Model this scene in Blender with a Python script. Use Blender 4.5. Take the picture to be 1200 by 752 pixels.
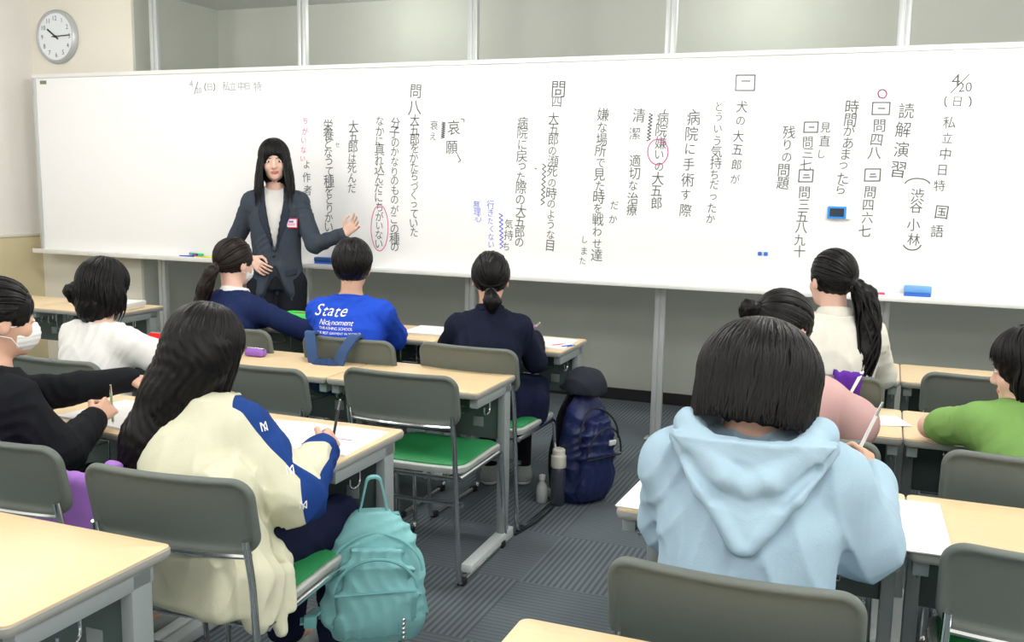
import bpy, bmesh, math, random
import numpy as np
from mathutils import Vector, Matrix

# ------------------------------------------------------------------ scene, camera, light
scene = bpy.context.scene
for _o in list(bpy.data.objects):
    bpy.data.objects.remove(_o)
COL = scene.collection
FOC, YAW, PITCH, ROLL, CAMZ = 1116.7, .3734, .1447, .0172, 1.4793
cy_, sy_, cp_, sp_ = math.cos(YAW), math.sin(YAW), math.cos(PITCH), math.sin(PITCH)
_F = Vector((-sy_*cp_, cy_*cp_, -sp_)); _R = Vector((cy_, sy_, 0)); _U = _R.cross(_F)
_R2 = _R*math.cos(ROLL) + _U*math.sin(ROLL); _U2 = _U*math.cos(ROLL) - _R*math.sin(ROLL)
cam_data = bpy.data.cameras.new('camera')
cam_data.sensor_width = 36; cam_data.sensor_fit = 'HORIZONTAL'
cam_data.lens = FOC*36/1200; cam_data.clip_start = .02; cam_data.clip_end = 60
cam = bpy.data.objects.new('camera', cam_data); COL.objects.link(cam)
cam.matrix_world = Matrix(((_R2.x, _U2.x, -_F.x, 0), (_R2.y, _U2.y, -_F.y, 0), (_R2.z, _U2.z, -_F.z, CAMZ), (0, 0, 0, 1)))
scene.camera = cam
scene.view_settings.view_transform = 'Standard'
scene.view_settings.look = 'None'
scene.view_settings.gamma = 1.0
scene.view_settings.use_curve_mapping = False
scene.view_settings.exposure = 0.74
scene.cycles.use_denoising = True
scene.cycles.max_bounces = 8
world = bpy.data.worlds.new('world'); scene.world = world; world.use_nodes = True
world.node_tree.nodes['Background'].inputs[0].default_value = (.9, .95, 1, 1)
world.node_tree.nodes['Background'].inputs[1].default_value = .15
CEIL = 2.76
for _x, _y, _e in [(x, y, 30) for x in (-4.4, -2.0, .4, 2.4) for y in (-1.2, 1.2, 3.6)]+[(-3.2, 5.85, 4.5), (-.8, 5.85, 4.5), (1.6, 5.85, 4.5)]:  # last row, behind the board, is added fill to brighten the recess wall
    _l = bpy.data.lights.new('ceiling_and_fill_lamp', 'POINT'); _l.shadow_soft_size = .28
    _l.energy = _e; _l.color = (1.0, .985, .95)
    _lo = bpy.data.objects.new('ceiling_and_fill_lamp', _l); _lo.location = (_x, _y, CEIL-.16); COL.objects.link(_lo)

# ------------------------------------------------------------------ materials
MATS = {}
def mat(name, col, rough=.5, metal=0., noise=0., nscale=8., bump=0., bscale=60., coat=0., spec=.5, sss=0., sheen=0.):
    if name in MATS: return MATS[name]
    m = bpy.data.materials.new(name); m.use_nodes = True
    nt = m.node_tree; b = nt.nodes['Principled BSDF']
    b.inputs['Base Color'].default_value = (*col, 1); b.inputs['Roughness'].default_value = rough
    b.inputs['Metallic'].default_value = metal
    b.inputs['Coat Weight'].default_value = coat
    b.inputs['Specular IOR Level'].default_value = spec
    if sheen: b.inputs['Sheen Weight'].default_value = sheen
    tc = nt.nodes.new('ShaderNodeTexCoord')
    if noise:
        n = nt.nodes.new('ShaderNodeTexNoise'); n.inputs['Scale'].default_value = nscale; n.inputs['Detail'].default_value = 4
        nt.links.new(tc.outputs['Object'], n.inputs['Vector'])
        r = nt.nodes.new('ShaderNodeMapRange'); r.inputs[3].default_value = 1-noise; r.inputs[4].default_value = 1+noise
        nt.links.new(n.outputs['Fac'], r.inputs[0])
        mx = nt.nodes.new('ShaderNodeVectorMath'); mx.operation = 'SCALE'
        mx.inputs[0].default_value = col; nt.links.new(r.outputs[0], mx.inputs['Scale'])
        nt.links.new(mx.outputs[0], b.inputs['Base Color'])
    if bump:
        n2 = nt.nodes.new('ShaderNodeTexNoise'); n2.inputs['Scale'].default_value = bscale; n2.inputs['Detail'].default_value = 3
        nt.links.new(tc.outputs['Object'], n2.inputs['Vector'])
        bp = nt.nodes.new('ShaderNodeBump'); bp.inputs['Strength'].default_value = bump; bp.inputs['Distance'].default_value = .01
        nt.links.new(n2.outputs['Fac'], bp.inputs['Height']); nt.links.new(bp.outputs[0], b.inputs['Normal'])
    MATS[name] = m
    return m

def cloth(name, col, rough=.85, noise=.08):
    return mat('cloth_'+name, col, rough, noise=noise, nscale=14, bump=.10, bscale=260, spec=.12)

def carpet_mat():
    m = bpy.data.materials.new('carpet_tiles'); m.use_nodes = True
    nt = m.node_tree; b = nt.nodes['Principled BSDF']; L = nt.links.new
    b.inputs['Roughness'].default_value = .95; b.inputs['Specular IOR Level'].default_value = .1
    tc = nt.nodes.new('ShaderNodeTexCoord')
    sep = nt.nodes.new('ShaderNodeSeparateXYZ'); L(tc.outputs['Object'], sep.inputs[0])
    def M(op, a, b_=None):
        n = nt.nodes.new('ShaderNodeMath'); n.operation = op
        for i, v in enumerate((a, b_)):
            if v is None: continue
            if isinstance(v, (int, float)): n.inputs[i].default_value = v
            else: L(v, n.inputs[i])
        return n.outputs[0]
    fx = M('FLOOR', M('DIVIDE', M('ADD', sep.outputs[0], .2), .5)); fy = M('FLOOR', M('DIVIDE', M('ADD', sep.outputs[1], .32), .5))
    par = M('FLOORED_MODULO', M('ADD', fx, fy), 2.0)
    sx = M('SINE', M('MULTIPLY', sep.outputs[0], 2*math.pi/.0235)); sy = M('SINE', M('MULTIPLY', sep.outputs[1], 2*math.pi/.0235))
    s = M('ADD', M('MULTIPLY', sx, par), M('MULTIPLY', M('MULTIPLY', sy, .5), M('SUBTRACT', 1.0, par)))
    no = nt.nodes.new('ShaderNodeTexNoise'); no.inputs['Scale'].default_value = 3.; no.inputs['Detail'].default_value = 5
    L(tc.outputs['Object'], no.inputs['Vector'])
    no2 = nt.nodes.new('ShaderNodeTexNoise'); no2.inputs['Scale'].default_value = 320; L(tc.outputs['Object'], no2.inputs['Vector'])
    v = M('ADD', M('MULTIPLY', s, .28), M('ADD', M('MULTIPLY', no.outputs['Fac'], .25), M('MULTIPLY', no2.outputs['Fac'], .5)))
    cr = nt.nodes.new('ShaderNodeMapRange'); cr.inputs[1].default_value = -.1; cr.inputs[2].default_value = .95
    L(v, cr.inputs[0])
    mx = nt.nodes.new('ShaderNodeMix'); mx.data_type = 'RGBA'
    mx.inputs[6].default_value = (.055, .07, .085, 1); mx.inputs[7].default_value = (.20, .235, .255, 1)
    L(cr.outputs[0], mx.inputs[0]); L(mx.outputs[2], b.inputs['Base Color'])
    return m

def laminate_mat():
    m = bpy.data.materials.new('beech_laminate'); m.use_nodes = True
    nt = m.node_tree; b = nt.nodes['Principled BSDF']; L = nt.links.new
    b.inputs['Roughness'].default_value = .42
    tc = nt.nodes.new('ShaderNodeTexCoord'); mp = nt.nodes.new('ShaderNodeMapping'); mp.inputs['Scale'].default_value = (2.5, 60, 10)
    L(tc.outputs['Object'], mp.inputs[0])
    n = nt.nodes.new('ShaderNodeTexNoise'); n.inputs['Scale'].default_value = 1.6; n.inputs['Detail'].default_value = 5; L(mp.outputs[0], n.inputs['Vector'])
    mx = nt.nodes.new('ShaderNodeMix'); mx.data_type = 'RGBA'
    mx.inputs[6].default_value = (.70, .525, .30, 1); mx.inputs[7].default_value = (.76, .59, .36, 1)
    L(n.outputs['Fac'], mx.inputs[0]); L(mx.outputs[2], b.inputs['Base Color'])
    return m

M_BEIGEWALL = mat('cream_wall_paint', (.80, .765, .67), .8, noise=.02, nscale=3)
M_LEFTWALL = mat('white_wallpaper', (.82, .79, .75), .85, noise=.02, nscale=4, bump=.1, bscale=90)
M_WAINSCOT = mat('yellow_wainscot', (.66, .58, .36), .6, noise=.03, nscale=3)
M_GREYWALL = mat('grey_wall_cloth', (.50, .525, .47), .85, noise=.03, nscale=5, bump=.1, bscale=200)
M_CEIL = mat('ceiling_paint', (.8, .8, .78), .9)
M_ROOMWALL = mat('room_wall_paint', (.78, .76, .72), .85)
M_CARPET = carpet_mat()
M_BLACKTRIM = mat('black_vinyl_trim', (.012, .012, .014), .5)
M_BOARD = mat('whiteboard_enamel', (.90, .905, .915), .22, coat=.3)
M_ALU = mat('brushed_aluminium', (.58, .61, .61), .38, metal=.35)
M_WHITEALU = mat('pale_aluminium', (.86, .87, .86), .4, metal=.2)
M_CHROME = mat('chrome_tube', (.75, .77, .78), .16, metal=1.)
M_LAM = laminate_mat()
M_EDGE = mat('grey_edge_band', (.34, .34, .32), .5)
M_STEEL = mat('grey_painted_steel', (.27, .31, .315), .45, noise=.02)
M_STEELFOOT = mat('pale_painted_steel', (.60, .65, .66), .4)
M_PANEL = mat('dark_green_grey_panel', (.075, .11, .105), .6, noise=.05)
M_CHAIRBACK = mat('grey_chair_plastic', (.115, .135, .122), .55, bump=.1, bscale=350)
M_PAN = mat('light_grey_plastic', (.45, .48, .46), .45)
M_CUSHION = mat('green_cushion_vinyl', (.02, .24, .075), .5, noise=.08, nscale=20)
M_BLACK = mat('black_plastic', (.012, .013, .015), .45)
M_INK = mat('black_marker_ink', (.085, .10, .105), .7)
M_PINKINK = mat('pink_marker_ink', (.75, .10, .36), .7)
M_BLUEINK = mat('blue_marker_ink', (.10, .16, .72), .7)
M_GREYINK = mat('faded_marker_ink', (.35, .38, .42), .7)
M_PAPER = mat('white_paper', (.86, .86, .85), .75)
M_PAPEREDGE = mat('page_edges', (.72, .72, .69), .8)
M_SKIN = mat('skin', (.66, .40, .29), .5, noise=.05, nscale=30, spec=.35)
M_SKIN2 = mat('skin_fair', (.74, .48, .385), .5, noise=.04, nscale=30, spec=.35)
M_LIP = mat('lips', (.50, .16, .14), .4)
M_HAIR = mat('black_hair', (.0045, .0043, .0048), .42, noise=.25, nscale=60, spec=.20)
M_HAIRB = mat('dark_brown_hair', (.013, .009, .0075), .44, noise=.25, nscale=60, spec=.22)
M_EYEW = mat('eye_white', (.75, .73, .7), .25)
M_IRIS = mat('dark_iris', (.012, .008, .006), .2)
M_WHITEPL = mat('white_plastic', (.85, .86, .87), .35)

# ------------------------------------------------------------------ object helpers
def link(name, me, m=None, parent=None):
    o = bpy.data.objects.new(name, me); COL.objects.link(o)
    if m is not None and me is not None and len(me.materials) == 0: me.materials.append(m)
    if parent is not None: o.parent = parent
    return o
def tag(o, label, cat, group=None):
    o['label'] = label; o['category'] = cat
    if group: o['group'] = group
    return o
def thing(name, label, cat, loc=(0, 0, 0), rz=0., group=None):
    o = bpy.data.objects.new(name, None); o.empty_display_size = .1; COL.objects.link(o)
    o.location = loc; o.rotation_euler = (0, 0, rz)
    return tag(o, label, cat, group)
def struct(o): o['kind'] = 'structure'; return o
def dup(root, loc, rz, label):
    r = root.copy(); COL.objects.link(r); r.location = loc; r.rotation_euler = (0, 0, rz); r['label'] = label
    for ch in list(root.children):
        c = ch.copy(); COL.objects.link(c); c.parent = r
        for g in ch.children:
            d = g.copy(); COL.objects.link(d); d.parent = c
    return r
def bm_obj(name, bm, m, parent=None, smooth=True, angle=40):
    bmesh.ops.recalc_face_normals(bm, faces=bm.faces)
    me = bpy.data.meshes.new(name); bm.to_mesh(me); bm.free()
    for p in me.polygons: p.use_smooth = smooth
    if smooth:
        me.set_sharp_from_angle(angle=math.radians(angle))
    return link(name, me, m, parent)
def box(bm, x0, x1, y0, y1, z0, z1, bev=0., seg=2, M=None):
    r = bmesh.ops.create_cube(bm, size=1)
    vs = r['verts']
    for v in vs:
        v.co = Vector(((x0+x1)/2+v.co.x*(x1-x0), (y0+y1)/2+v.co.y*(y1-y0), (z0+z1)/2+v.co.z*(z1-z0)))
    if bev > 0:
        es = list({e for v in vs for e in v.link_edges})
        rb = bmesh.ops.bevel(bm, geom=es, offset=bev, segments=seg, affect='EDGES', profile=.5)
        vs = list({v for v in vs if v.is_valid} | {v for v in rb['verts']})
    if M is not None:
        for v in vs: v.co = M @ v.co
    return vs
def fillet(pts, r, n=5):
    pts = [Vector(p) for p in pts]; out = [pts[0]]
    for a, b, c in zip(pts, pts[1:], pts[2:]):
        u = (a-b); v = (c-b); rr = min(r, u.length*.45, v.length*.45)
        u.normalize(); v.normalize()
        for i in range(n+1):
            t = i/n; out.append((b+u*rr)*(1-t)**2 + b*2*t*(1-t) + (b+v*rr)*t*t)
    out.append(pts[-1]); return out
def tube(bm, pts, r, n=8, flat=1.0):
    pts = [Vector(p) for p in pts]; N = len(pts)
    rs = r if isinstance(r, (list, tuple)) else [r]*N
    t0 = (pts[1]-pts[0]).normalized()
    up = Vector((0, 0, 1)) if abs(t0.z) < .9 else Vector((1, 0, 0))
    a = t0.cross(up).normalized(); rings = []
    for i in range(N):
        t = (pts[min(i+1, N-1)]-pts[max(i-1, 0)]).normalized()
        a = (a - t*a.dot(t)).normalized(); b = t.cross(a)
        rings.append([bm.verts.new(pts[i]+(a*math.cos(2*math.pi*k/n)+b*math.sin(2*math.pi*k/n)*flat)*rs[i]) for k in range(n)])
    for A, B in zip(rings, rings[1:]):
        for k in range(n): bm.faces.new((A[k], A[(k+1) % n], B[(k+1) % n], B[k]))
    bm.faces.new(rings[0][::-1]); bm.faces.new(rings[-1])
def rrect(w, h, r, n=6):
    r = max(1e-4, min(r, w/2-1e-4, h/2-1e-4)); out = []
    for cx, cy, a0 in ((w/2-r, h/2-r, 0), (-w/2+r, h/2-r, 90), (-w/2+r, -h/2+r, 180), (w/2-r, -h/2+r, 270)):
        for i in range(n+1):
            a = math.radians(a0+90*i/n); out.append((cx+r*math.cos(a), cy+r*math.sin(a)))
    res = []; k = n+1
    for c in range(4):
        res += out[c*k:(c+1)*k]; p, q = out[(c+1)*k-1], out[((c+1)*k) % len(out)]
        res += [(p[0]+(q[0]-p[0])*j/7, p[1]+(q[1]-p[1])*j/7) for j in range(1, 7)]
    return res
def plate(bm, w, h, r, rings, fmap, n=6, fill=3):
    """closed plate: rings = [(inset, depth)...] going front rim to back rim; fmap(u,v,d) -> xyz"""
    R = []
    def ring(pts, d): return [bm.verts.new(fmap(u, v, d)) for u, v in pts]
    first = rrect(w-2*rings[0][0], h-2*rings[0][0], r-rings[0][0], n)
    last = rrect(w-2*rings[-1][0], h-2*rings[-1][0], r-rings[-1][0], n)
    for k in range(1, fill+1): R.append(ring([(u*k/(fill+1), v*k/(fill+1)) for u, v in first], rings[0][1]))
    for ins, d in rings: R.append(ring(rrect(w-2*ins, h-2*ins, r-ins, n), d))
    for k in range(fill, 0, -1): R.append(ring([(u*k/(fill+1), v*k/(fill+1)) for u, v in last], rings[-1][1]))
    N = len(R[0])
    for A, B in zip(R, R[1:]):
        for k in range(N): bm.faces.new((A[k], A[(k+1) % N], B[(k+1) % N], B[k]))
    for rr, d, rev in ((R[0], rings[0][1], True), (R[-1], rings[-1][1], False)):
        c = bm.verts.new(fmap(0, 0, d))
        for k in range(N):
            f = (c, rr[k], rr[(k+1) % N]); bm.faces.new(f[::-1] if rev else f)
def lathe(bm, prof, n=24, M=None):
    R = []
    for r, z in prof:
        R.append([bm.verts.new((r*math.cos(2*math.pi*k/n), r*math.sin(2*math.pi*k/n), z)) for k in range(n)])
    for A, B in zip(R, R[1:]):
        for k in range(n): bm.faces.new((A[k], A[(k+1) % n], B[(k+1) % n], B[k]))
    bm.faces.new(R[0][::-1]); bm.faces.new(R[-1])
    if M is not None:
        for rr in R:
            for v in rr: v.co = M @ v.co
def bx(name, m, dims, parent=None, bev=0., seg=2):
    bm = bmesh.new(); box(bm, *dims, bev=bev, seg=seg); return bm_obj(name, bm, m, parent)
GLY = {}
def glyph(ch):
    if ch not in GLY:
        c = bpy.data.curves.new('glyph', 'FONT'); c.body = ch; c.size = 1.0; c.align_x = 'CENTER'; c.resolution_u = 3
        o = bpy.data.objects.new('glyph', c); COL.objects.link(o)
        bpy.context.view_layer.update()
        dg = bpy.context.evaluated_depsgraph_get()
        me = bpy.data.meshes.new_from_object(o.evaluated_get(dg))
        V = np.array([v.co[:2] for v in me.vertices]) if len(me.vertices) else np.zeros((0, 2))
        Fc = [tuple(p.vertices) for p in me.polygons]
        bpy.data.objects.remove(o); bpy.data.meshes.remove(me)
        if len(V): V = V - (V.min(0)+V.max(0))/2
        GLY[ch] = (V, Fc)
    return GLY[ch]

# ------------------------------------------------------------------ room shell
struct(bx('floor', M_CARPET, (-5.95, 3.2, -2.6, 6.32, -.12, 0)))
struct(bx('ceiling', M_CEIL, (-5.95, 3.2, -2.6, 6.32, CEIL, CEIL+.1)))
struct(bx('wall_front', M_GREYWALL, (-4.98, 3.2, 6.30, 6.42, 0, CEIL)))
_wl = struct(bx('wall_left', M_LEFTWALL, (-6.06, -5.94, -2.6, 5.42, 0, CEIL)))
struct(bx('wall_corner', M_BEIGEWALL, (-6.06, -4.995, 5.40, 6.42, 0, CEIL)))
struct(bx('wall_recess', M_GREYWALL, (-4.995, -4.975, 5.402, 6.31, 0, CEIL)))
struct(bx('wall_right', M_ROOMWALL, (3.2, 3.32, -2.6, 6.42, 0, CEIL)))
struct(bx('wall_back', M_ROOMWALL, (-6.06, 3.32, -2.72, -2.6, 0, CEIL)))
struct(bx('trim_wainscot', M_WAINSCOT, (-5.945, -5.93, -2.6, 5.40, 0, 1.02)))
struct(bx('trim_dado', M_BEIGEWALL, (-5.945, -5.922, -2.6, 5.40, 1.02, 1.045), bev=.004))
struct(bx('baseboard_front', M_BLACKTRIM, (-4.975, 3.2, 6.285, 6.302, 0, .08)))
struct(bx('baseboard_corner', M_BLACKTRIM, (-5.93, -4.975, 5.385, 5.401, 0, .08)))
struct(bx('baseboard_left', M_BLACKTRIM, (-5.932, -5.915, -2.6, 5.385, 0, .08)))
# floor to ceiling posts carrying the whiteboard
for k in range(6):
    X = -4.781+1.1962*k
    bm = bmesh.new()
    for dx in (-.0165, .0165): box(bm, X+dx-.0145, X+dx+.0145, 5.365, 5.405, 0, CEIL, bev=.004)
    box(bm, X-.006, X+.006, 5.372, 5.398, 0, CEIL)
    box(bm, X-.06, X+.06, 5.345, 5.425, 0, .008, bev=.002)
    o = struct(bm_obj('trim_post', bm, M_ALU))
    o['label'] = 'aluminium floor-to-ceiling post behind the whiteboard'

# ------------------------------------------------------------------ whiteboard
BX0, BX1, BZ0, BZ1, BY = -5.772, 2.45, .93, 2.182, 5.25
board = thing('whiteboard', 'long white wall whiteboard covered in vertical handwriting', 'whiteboard', (0, BY, 0))
bx('board_panel', M_BOARD, (BX0+.02, BX1-.02, 0, .03, BZ0, BZ1), board)
bx('top_frame', M_WHITEALU, (BX0, BX1, -.012, .04, BZ1-.028, BZ1), board, bev=.004)
bx('side_frame', M_ALU, (BX0, BX0+.028, -.012, .04, BZ0, BZ1-.02), board, bev=.004)
bx('side_frame', M_ALU, (BX1-.028, BX1, -.012, .04, BZ0, BZ1-.02), board, bev=.004)
bm = bmesh.new(); box(bm, BX0-.01, BX1, -.075, .04, BZ0-.012, BZ0+.004, bev=.004); box(bm, BX0-.01, BX1, -.078, -.068, BZ0-.018, BZ0+.014, bev=.003)
bm_obj('pen_tray', bm, M_WHITEALU, board)
o = bx('corner_sticker', mat('sticker_olive', (.2, .22, .15), .6), (BX0+.065, BX0+.125, -.0015, 0.0, BZ1-.07, BZ1-.045), board)
for k in range(6):
    X = -4.781+1.1962*k
    bx('mounting_bracket', M_ALU, (X-.03, X+.03, .04, .113, BZ1-.25, BZ1-.19), board)
    bx('mounting_bracket', M_ALU, (X-.03, X+.03, .04, .113, BZ0+.2, BZ0+.26), board)
COLS=[
('私立中日特',0.241,1.805,0.225,1.500,0.058,'k'),
('国語',0.239,1.369,0.226,1.275,0.068,'k'),
('渋谷',0.126,1.451,0.123,1.387,0.064,'k'),
('小林',0.118,1.297,0.119,1.228,0.064,'k'),
('読解演習',0.045,1.869,0.022,1.578,0.080,'k'),
('問四八',-0.081,1.790,-0.092,1.653,0.072,'k'),
('問四六七',-0.104,1.455,-0.111,1.263,0.065,'k'),
('時間があまったら',-0.214,1.884,-0.245,1.470,0.073,'k'),
('見直し',-0.336,1.782,-0.349,1.648,0.056,'k'),
('問三七',-0.421,1.713,-0.422,1.595,0.061,'k'),
('問三五八九十',-0.422,1.449,-0.430,1.140,0.063,'k'),
('残りの問題',-0.518,1.761,-0.537,1.496,0.066,'k'),
('犬の大五郎が',-0.770,1.895,-0.783,1.519,0.063,'k'),
('どういう気持ちだったか',-0.883,1.901,-0.904,1.301,0.064,'k'),
('病院に手術す際',-1.026,1.840,-1.046,1.344,0.073,'k'),
('病院嫌いの大五郎',-1.195,1.841,-1.209,1.377,0.070,'k'),
('清潔',-1.324,1.856,-1.344,1.754,0.074,'k'),
('適切な治療',-1.339,1.610,-1.349,1.336,0.071,'k'),
('嫌な場所で見た時を戦わせ達',-1.534,1.858,-1.545,1.078,0.072,'k'),
('しまた',-1.613,1.158,-1.625,1.035,0.054,'k'),
('だか',-1.444,1.362,-1.451,1.285,0.057,'k'),
('問',-1.800,2.008,-1.800,2.008,0.095,'k'),
('四',-1.804,1.936,-1.804,1.936,0.067,'k'),
('大五郎の瀕死の時のような目',-1.822,1.846,-1.825,1.116,0.068,'k'),
('病院に戻った際の大五郎の',-2.009,1.824,-2.017,1.128,0.074,'k'),
('気持ち',-2.084,1.236,-2.098,1.100,0.060,'k'),
('行きたくない',-2.205,1.343,-2.196,1.111,0.051,'b'),
('無理心',-2.294,1.346,-2.287,1.260,0.046,'b'),
('哀願',-2.449,1.792,-2.465,1.676,0.085,'k'),
('衰え',-2.579,1.812,-2.584,1.742,0.060,'k'),
('問八',-2.706,2.010,-2.711,1.914,0.091,'k'),
('大五郎をかたちづくっていた',-2.711,1.843,-2.715,1.164,0.072,'k'),
('分子のかなりのものがこの種の',-2.845,1.824,-2.852,1.064,0.073,'k'),
('なかに真れ込んだにちがいない',-2.952,1.835,-2.960,1.081,0.073,'k'),
('大五郎は死んだ',-3.133,1.805,-3.154,1.421,0.074,'k'),
('栄養となって種をとりかい',-3.317,1.816,-3.319,1.175,0.080,'k'),
('ちがいない',-3.487,1.839,-3.510,1.604,0.053,'p'),
('よ作者',-3.485,1.566,-3.481,1.404,0.065,'k'),
('セ',-3.250,1.690,-3.250,1.690,0.042,'k'),
]
SING=[
('4',0.256,2.010,0.049),('20',0.300,1.976,0.037),('日',0.271,1.907,0.045),('4',-4.374,2.089,0.039),('20',-4.313,2.044,0.028),('日',-4.222,2.064,0.044),('私',-4.092,2.067,0.054),('立',-4.038,2.066,0.049),('中',-3.971,2.065,0.054),('日',-3.924,2.064,0.043),('特',-3.845,2.062,0.054),]
STROKES=[
('k',[(0.314,2.037),(0.238,1.949)]),
('k',[(0.225,1.883),(0.221,1.887),(0.217,1.893),(0.215,1.900),(0.214,1.908),(0.214,1.915),(0.215,1.922),(0.218,1.928),(0.221,1.933)]),
('k',[(0.321,1.931),(0.325,1.927),(0.328,1.921),(0.331,1.914),(0.332,1.906),(0.332,1.899),(0.331,1.892),(0.328,1.886),(0.325,1.882)]),
('k',[(0.061,1.506),(0.066,1.514),(0.075,1.521),(0.087,1.527),(0.101,1.531),(0.117,1.532),(0.132,1.531),(0.147,1.528),(0.159,1.523),(0.169,1.516),(0.176,1.508)]),
('k',[(0.158,1.199),(0.154,1.191),(0.147,1.183),(0.139,1.177),(0.129,1.174),(0.119,1.172),(0.108,1.173),(0.098,1.176),(0.089,1.181),(0.081,1.188),(0.076,1.196)]),
('k',[(-0.118,1.908),(-0.037,1.907),(-0.037,1.848),(-0.118,1.849),(-0.118,1.908)]),
('k',[(-0.091,1.879),(-0.059,1.878)]),
('k',[(-0.132,1.576),(-0.059,1.577),(-0.059,1.517),(-0.132,1.515),(-0.132,1.576)]),
('k',[(-0.106,1.550),(-0.081,1.551)]),
('k',[(-0.109,1.537),(-0.076,1.538)]),
('k',[(-0.444,1.813),(-0.376,1.813),(-0.377,1.761),(-0.445,1.761),(-0.444,1.813)]),
('k',[(-0.421,1.787),(-0.395,1.787)]),
('k',[(-0.455,1.568),(-0.386,1.569),(-0.387,1.507),(-0.456,1.506),(-0.455,1.568)]),
('k',[(-0.432,1.542),(-0.406,1.542)]),
('k',[(-0.435,1.528),(-0.401,1.529)]),
('p',[(-0.056,1.950),(-0.056,1.944),(-0.058,1.939),(-0.061,1.935),(-0.065,1.931),(-0.069,1.929),(-0.075,1.929),(-0.080,1.930),(-0.085,1.932),(-0.089,1.935),(-0.093,1.940),(-0.095,1.945),(-0.096,1.950),(-0.096,1.956),(-0.094,1.961),(-0.091,1.965),(-0.087,1.968),(-0.083,1.970),(-0.077,1.971),(-0.072,1.970),(-0.067,1.968),(-0.063,1.964),(-0.059,1.960),(-0.057,1.955),(-0.056,1.950)]),
('k',[(-0.805,2.059),(-0.708,2.057),(-0.708,1.978),(-0.806,1.980),(-0.805,2.059)]),
('k',[(-0.777,2.028),(-0.733,2.027)]),
('p',[(-1.154,1.657),(-1.155,1.639),(-1.160,1.623),(-1.169,1.608),(-1.180,1.597),(-1.193,1.590),(-1.208,1.587),(-1.223,1.590),(-1.237,1.596),(-1.250,1.607),(-1.259,1.622),(-1.266,1.639),(-1.268,1.657),(-1.267,1.675),(-1.262,1.692),(-1.253,1.706),(-1.242,1.717),(-1.228,1.724),(-1.214,1.726),(-1.199,1.724),(-1.185,1.717),(-1.173,1.706),(-1.163,1.692),(-1.157,1.675),(-1.154,1.657)]),
('p',[(-2.894,1.184),(-2.896,1.147),(-2.902,1.112),(-2.911,1.082),(-2.924,1.059),(-2.939,1.044),(-2.954,1.038),(-2.970,1.043),(-2.985,1.056),(-2.997,1.079),(-3.007,1.108),(-3.013,1.143),(-3.015,1.180),(-3.012,1.217),(-3.006,1.252),(-2.996,1.282),(-2.984,1.305),(-2.969,1.320),(-2.953,1.325),(-2.938,1.320),(-2.923,1.307),(-2.911,1.284),(-2.901,1.255),(-2.896,1.221),(-2.894,1.184)]),
('k',[(-1.267,1.865),(-1.248,1.855),(-1.268,1.846),(-1.249,1.837),(-1.269,1.828),(-1.250,1.819),(-1.270,1.809),(-1.251,1.800),(-1.271,1.791),(-1.253,1.782),(-1.272,1.773),(-1.254,1.763),(-1.273,1.754),(-1.255,1.745),(-1.274,1.736),(-1.256,1.726),(-1.276,1.717)]),
('k',[(-1.883,1.586),(-1.863,1.572),(-1.884,1.557),(-1.863,1.542),(-1.884,1.527),(-1.864,1.513),(-1.885,1.498),(-1.864,1.484),(-1.886,1.469),(-1.865,1.454),(-1.886,1.439),(-1.866,1.425),(-1.887,1.410),(-1.866,1.396),(-1.888,1.380),(-1.867,1.366),(-1.888,1.351)]),
('b',[(-2.150,1.294),(-2.128,1.282),(-2.149,1.269),(-2.126,1.256),(-2.148,1.243),(-2.125,1.231),(-2.147,1.217),(-2.124,1.205),(-2.146,1.191),(-2.123,1.179),(-2.144,1.165),(-2.122,1.153),(-2.143,1.140),(-2.121,1.127),(-2.142,1.114),(-2.120,1.102),(-2.141,1.088)]),
('k',[(-2.528,1.827),(-2.506,1.821),(-2.529,1.815),(-2.507,1.809),(-2.529,1.803),(-2.507,1.797),(-2.530,1.791),(-2.508,1.785),(-2.531,1.779),(-2.508,1.773),(-2.531,1.767),(-2.509,1.761),(-2.532,1.755),(-2.510,1.749),(-2.533,1.744),(-2.510,1.738),(-2.533,1.732)]),
('k',[(-2.405,1.846),(-2.383,1.841),(-2.383,1.826)]),
('k',[(-2.425,1.636),(-2.403,1.601),(-2.419,1.591)]),
('k',[(-4.318,2.099),(-4.349,2.022)]),
('k',[(-4.254,2.041),(-4.259,2.047),(-4.263,2.056),(-4.263,2.065),(-4.262,2.074),(-4.258,2.083),(-4.252,2.089)]),
('k',[(-4.190,2.087),(-4.185,2.081),(-4.182,2.073),(-4.181,2.063),(-4.182,2.054),(-4.186,2.046),(-4.192,2.040)]),
('k',[(-1.028,1.885),(-1.023,1.876)]),
('k',[(-1.930,1.561),(-1.919,1.556)]),
('k',[(-1.178,1.887),(-1.186,1.873)]),
]

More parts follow.
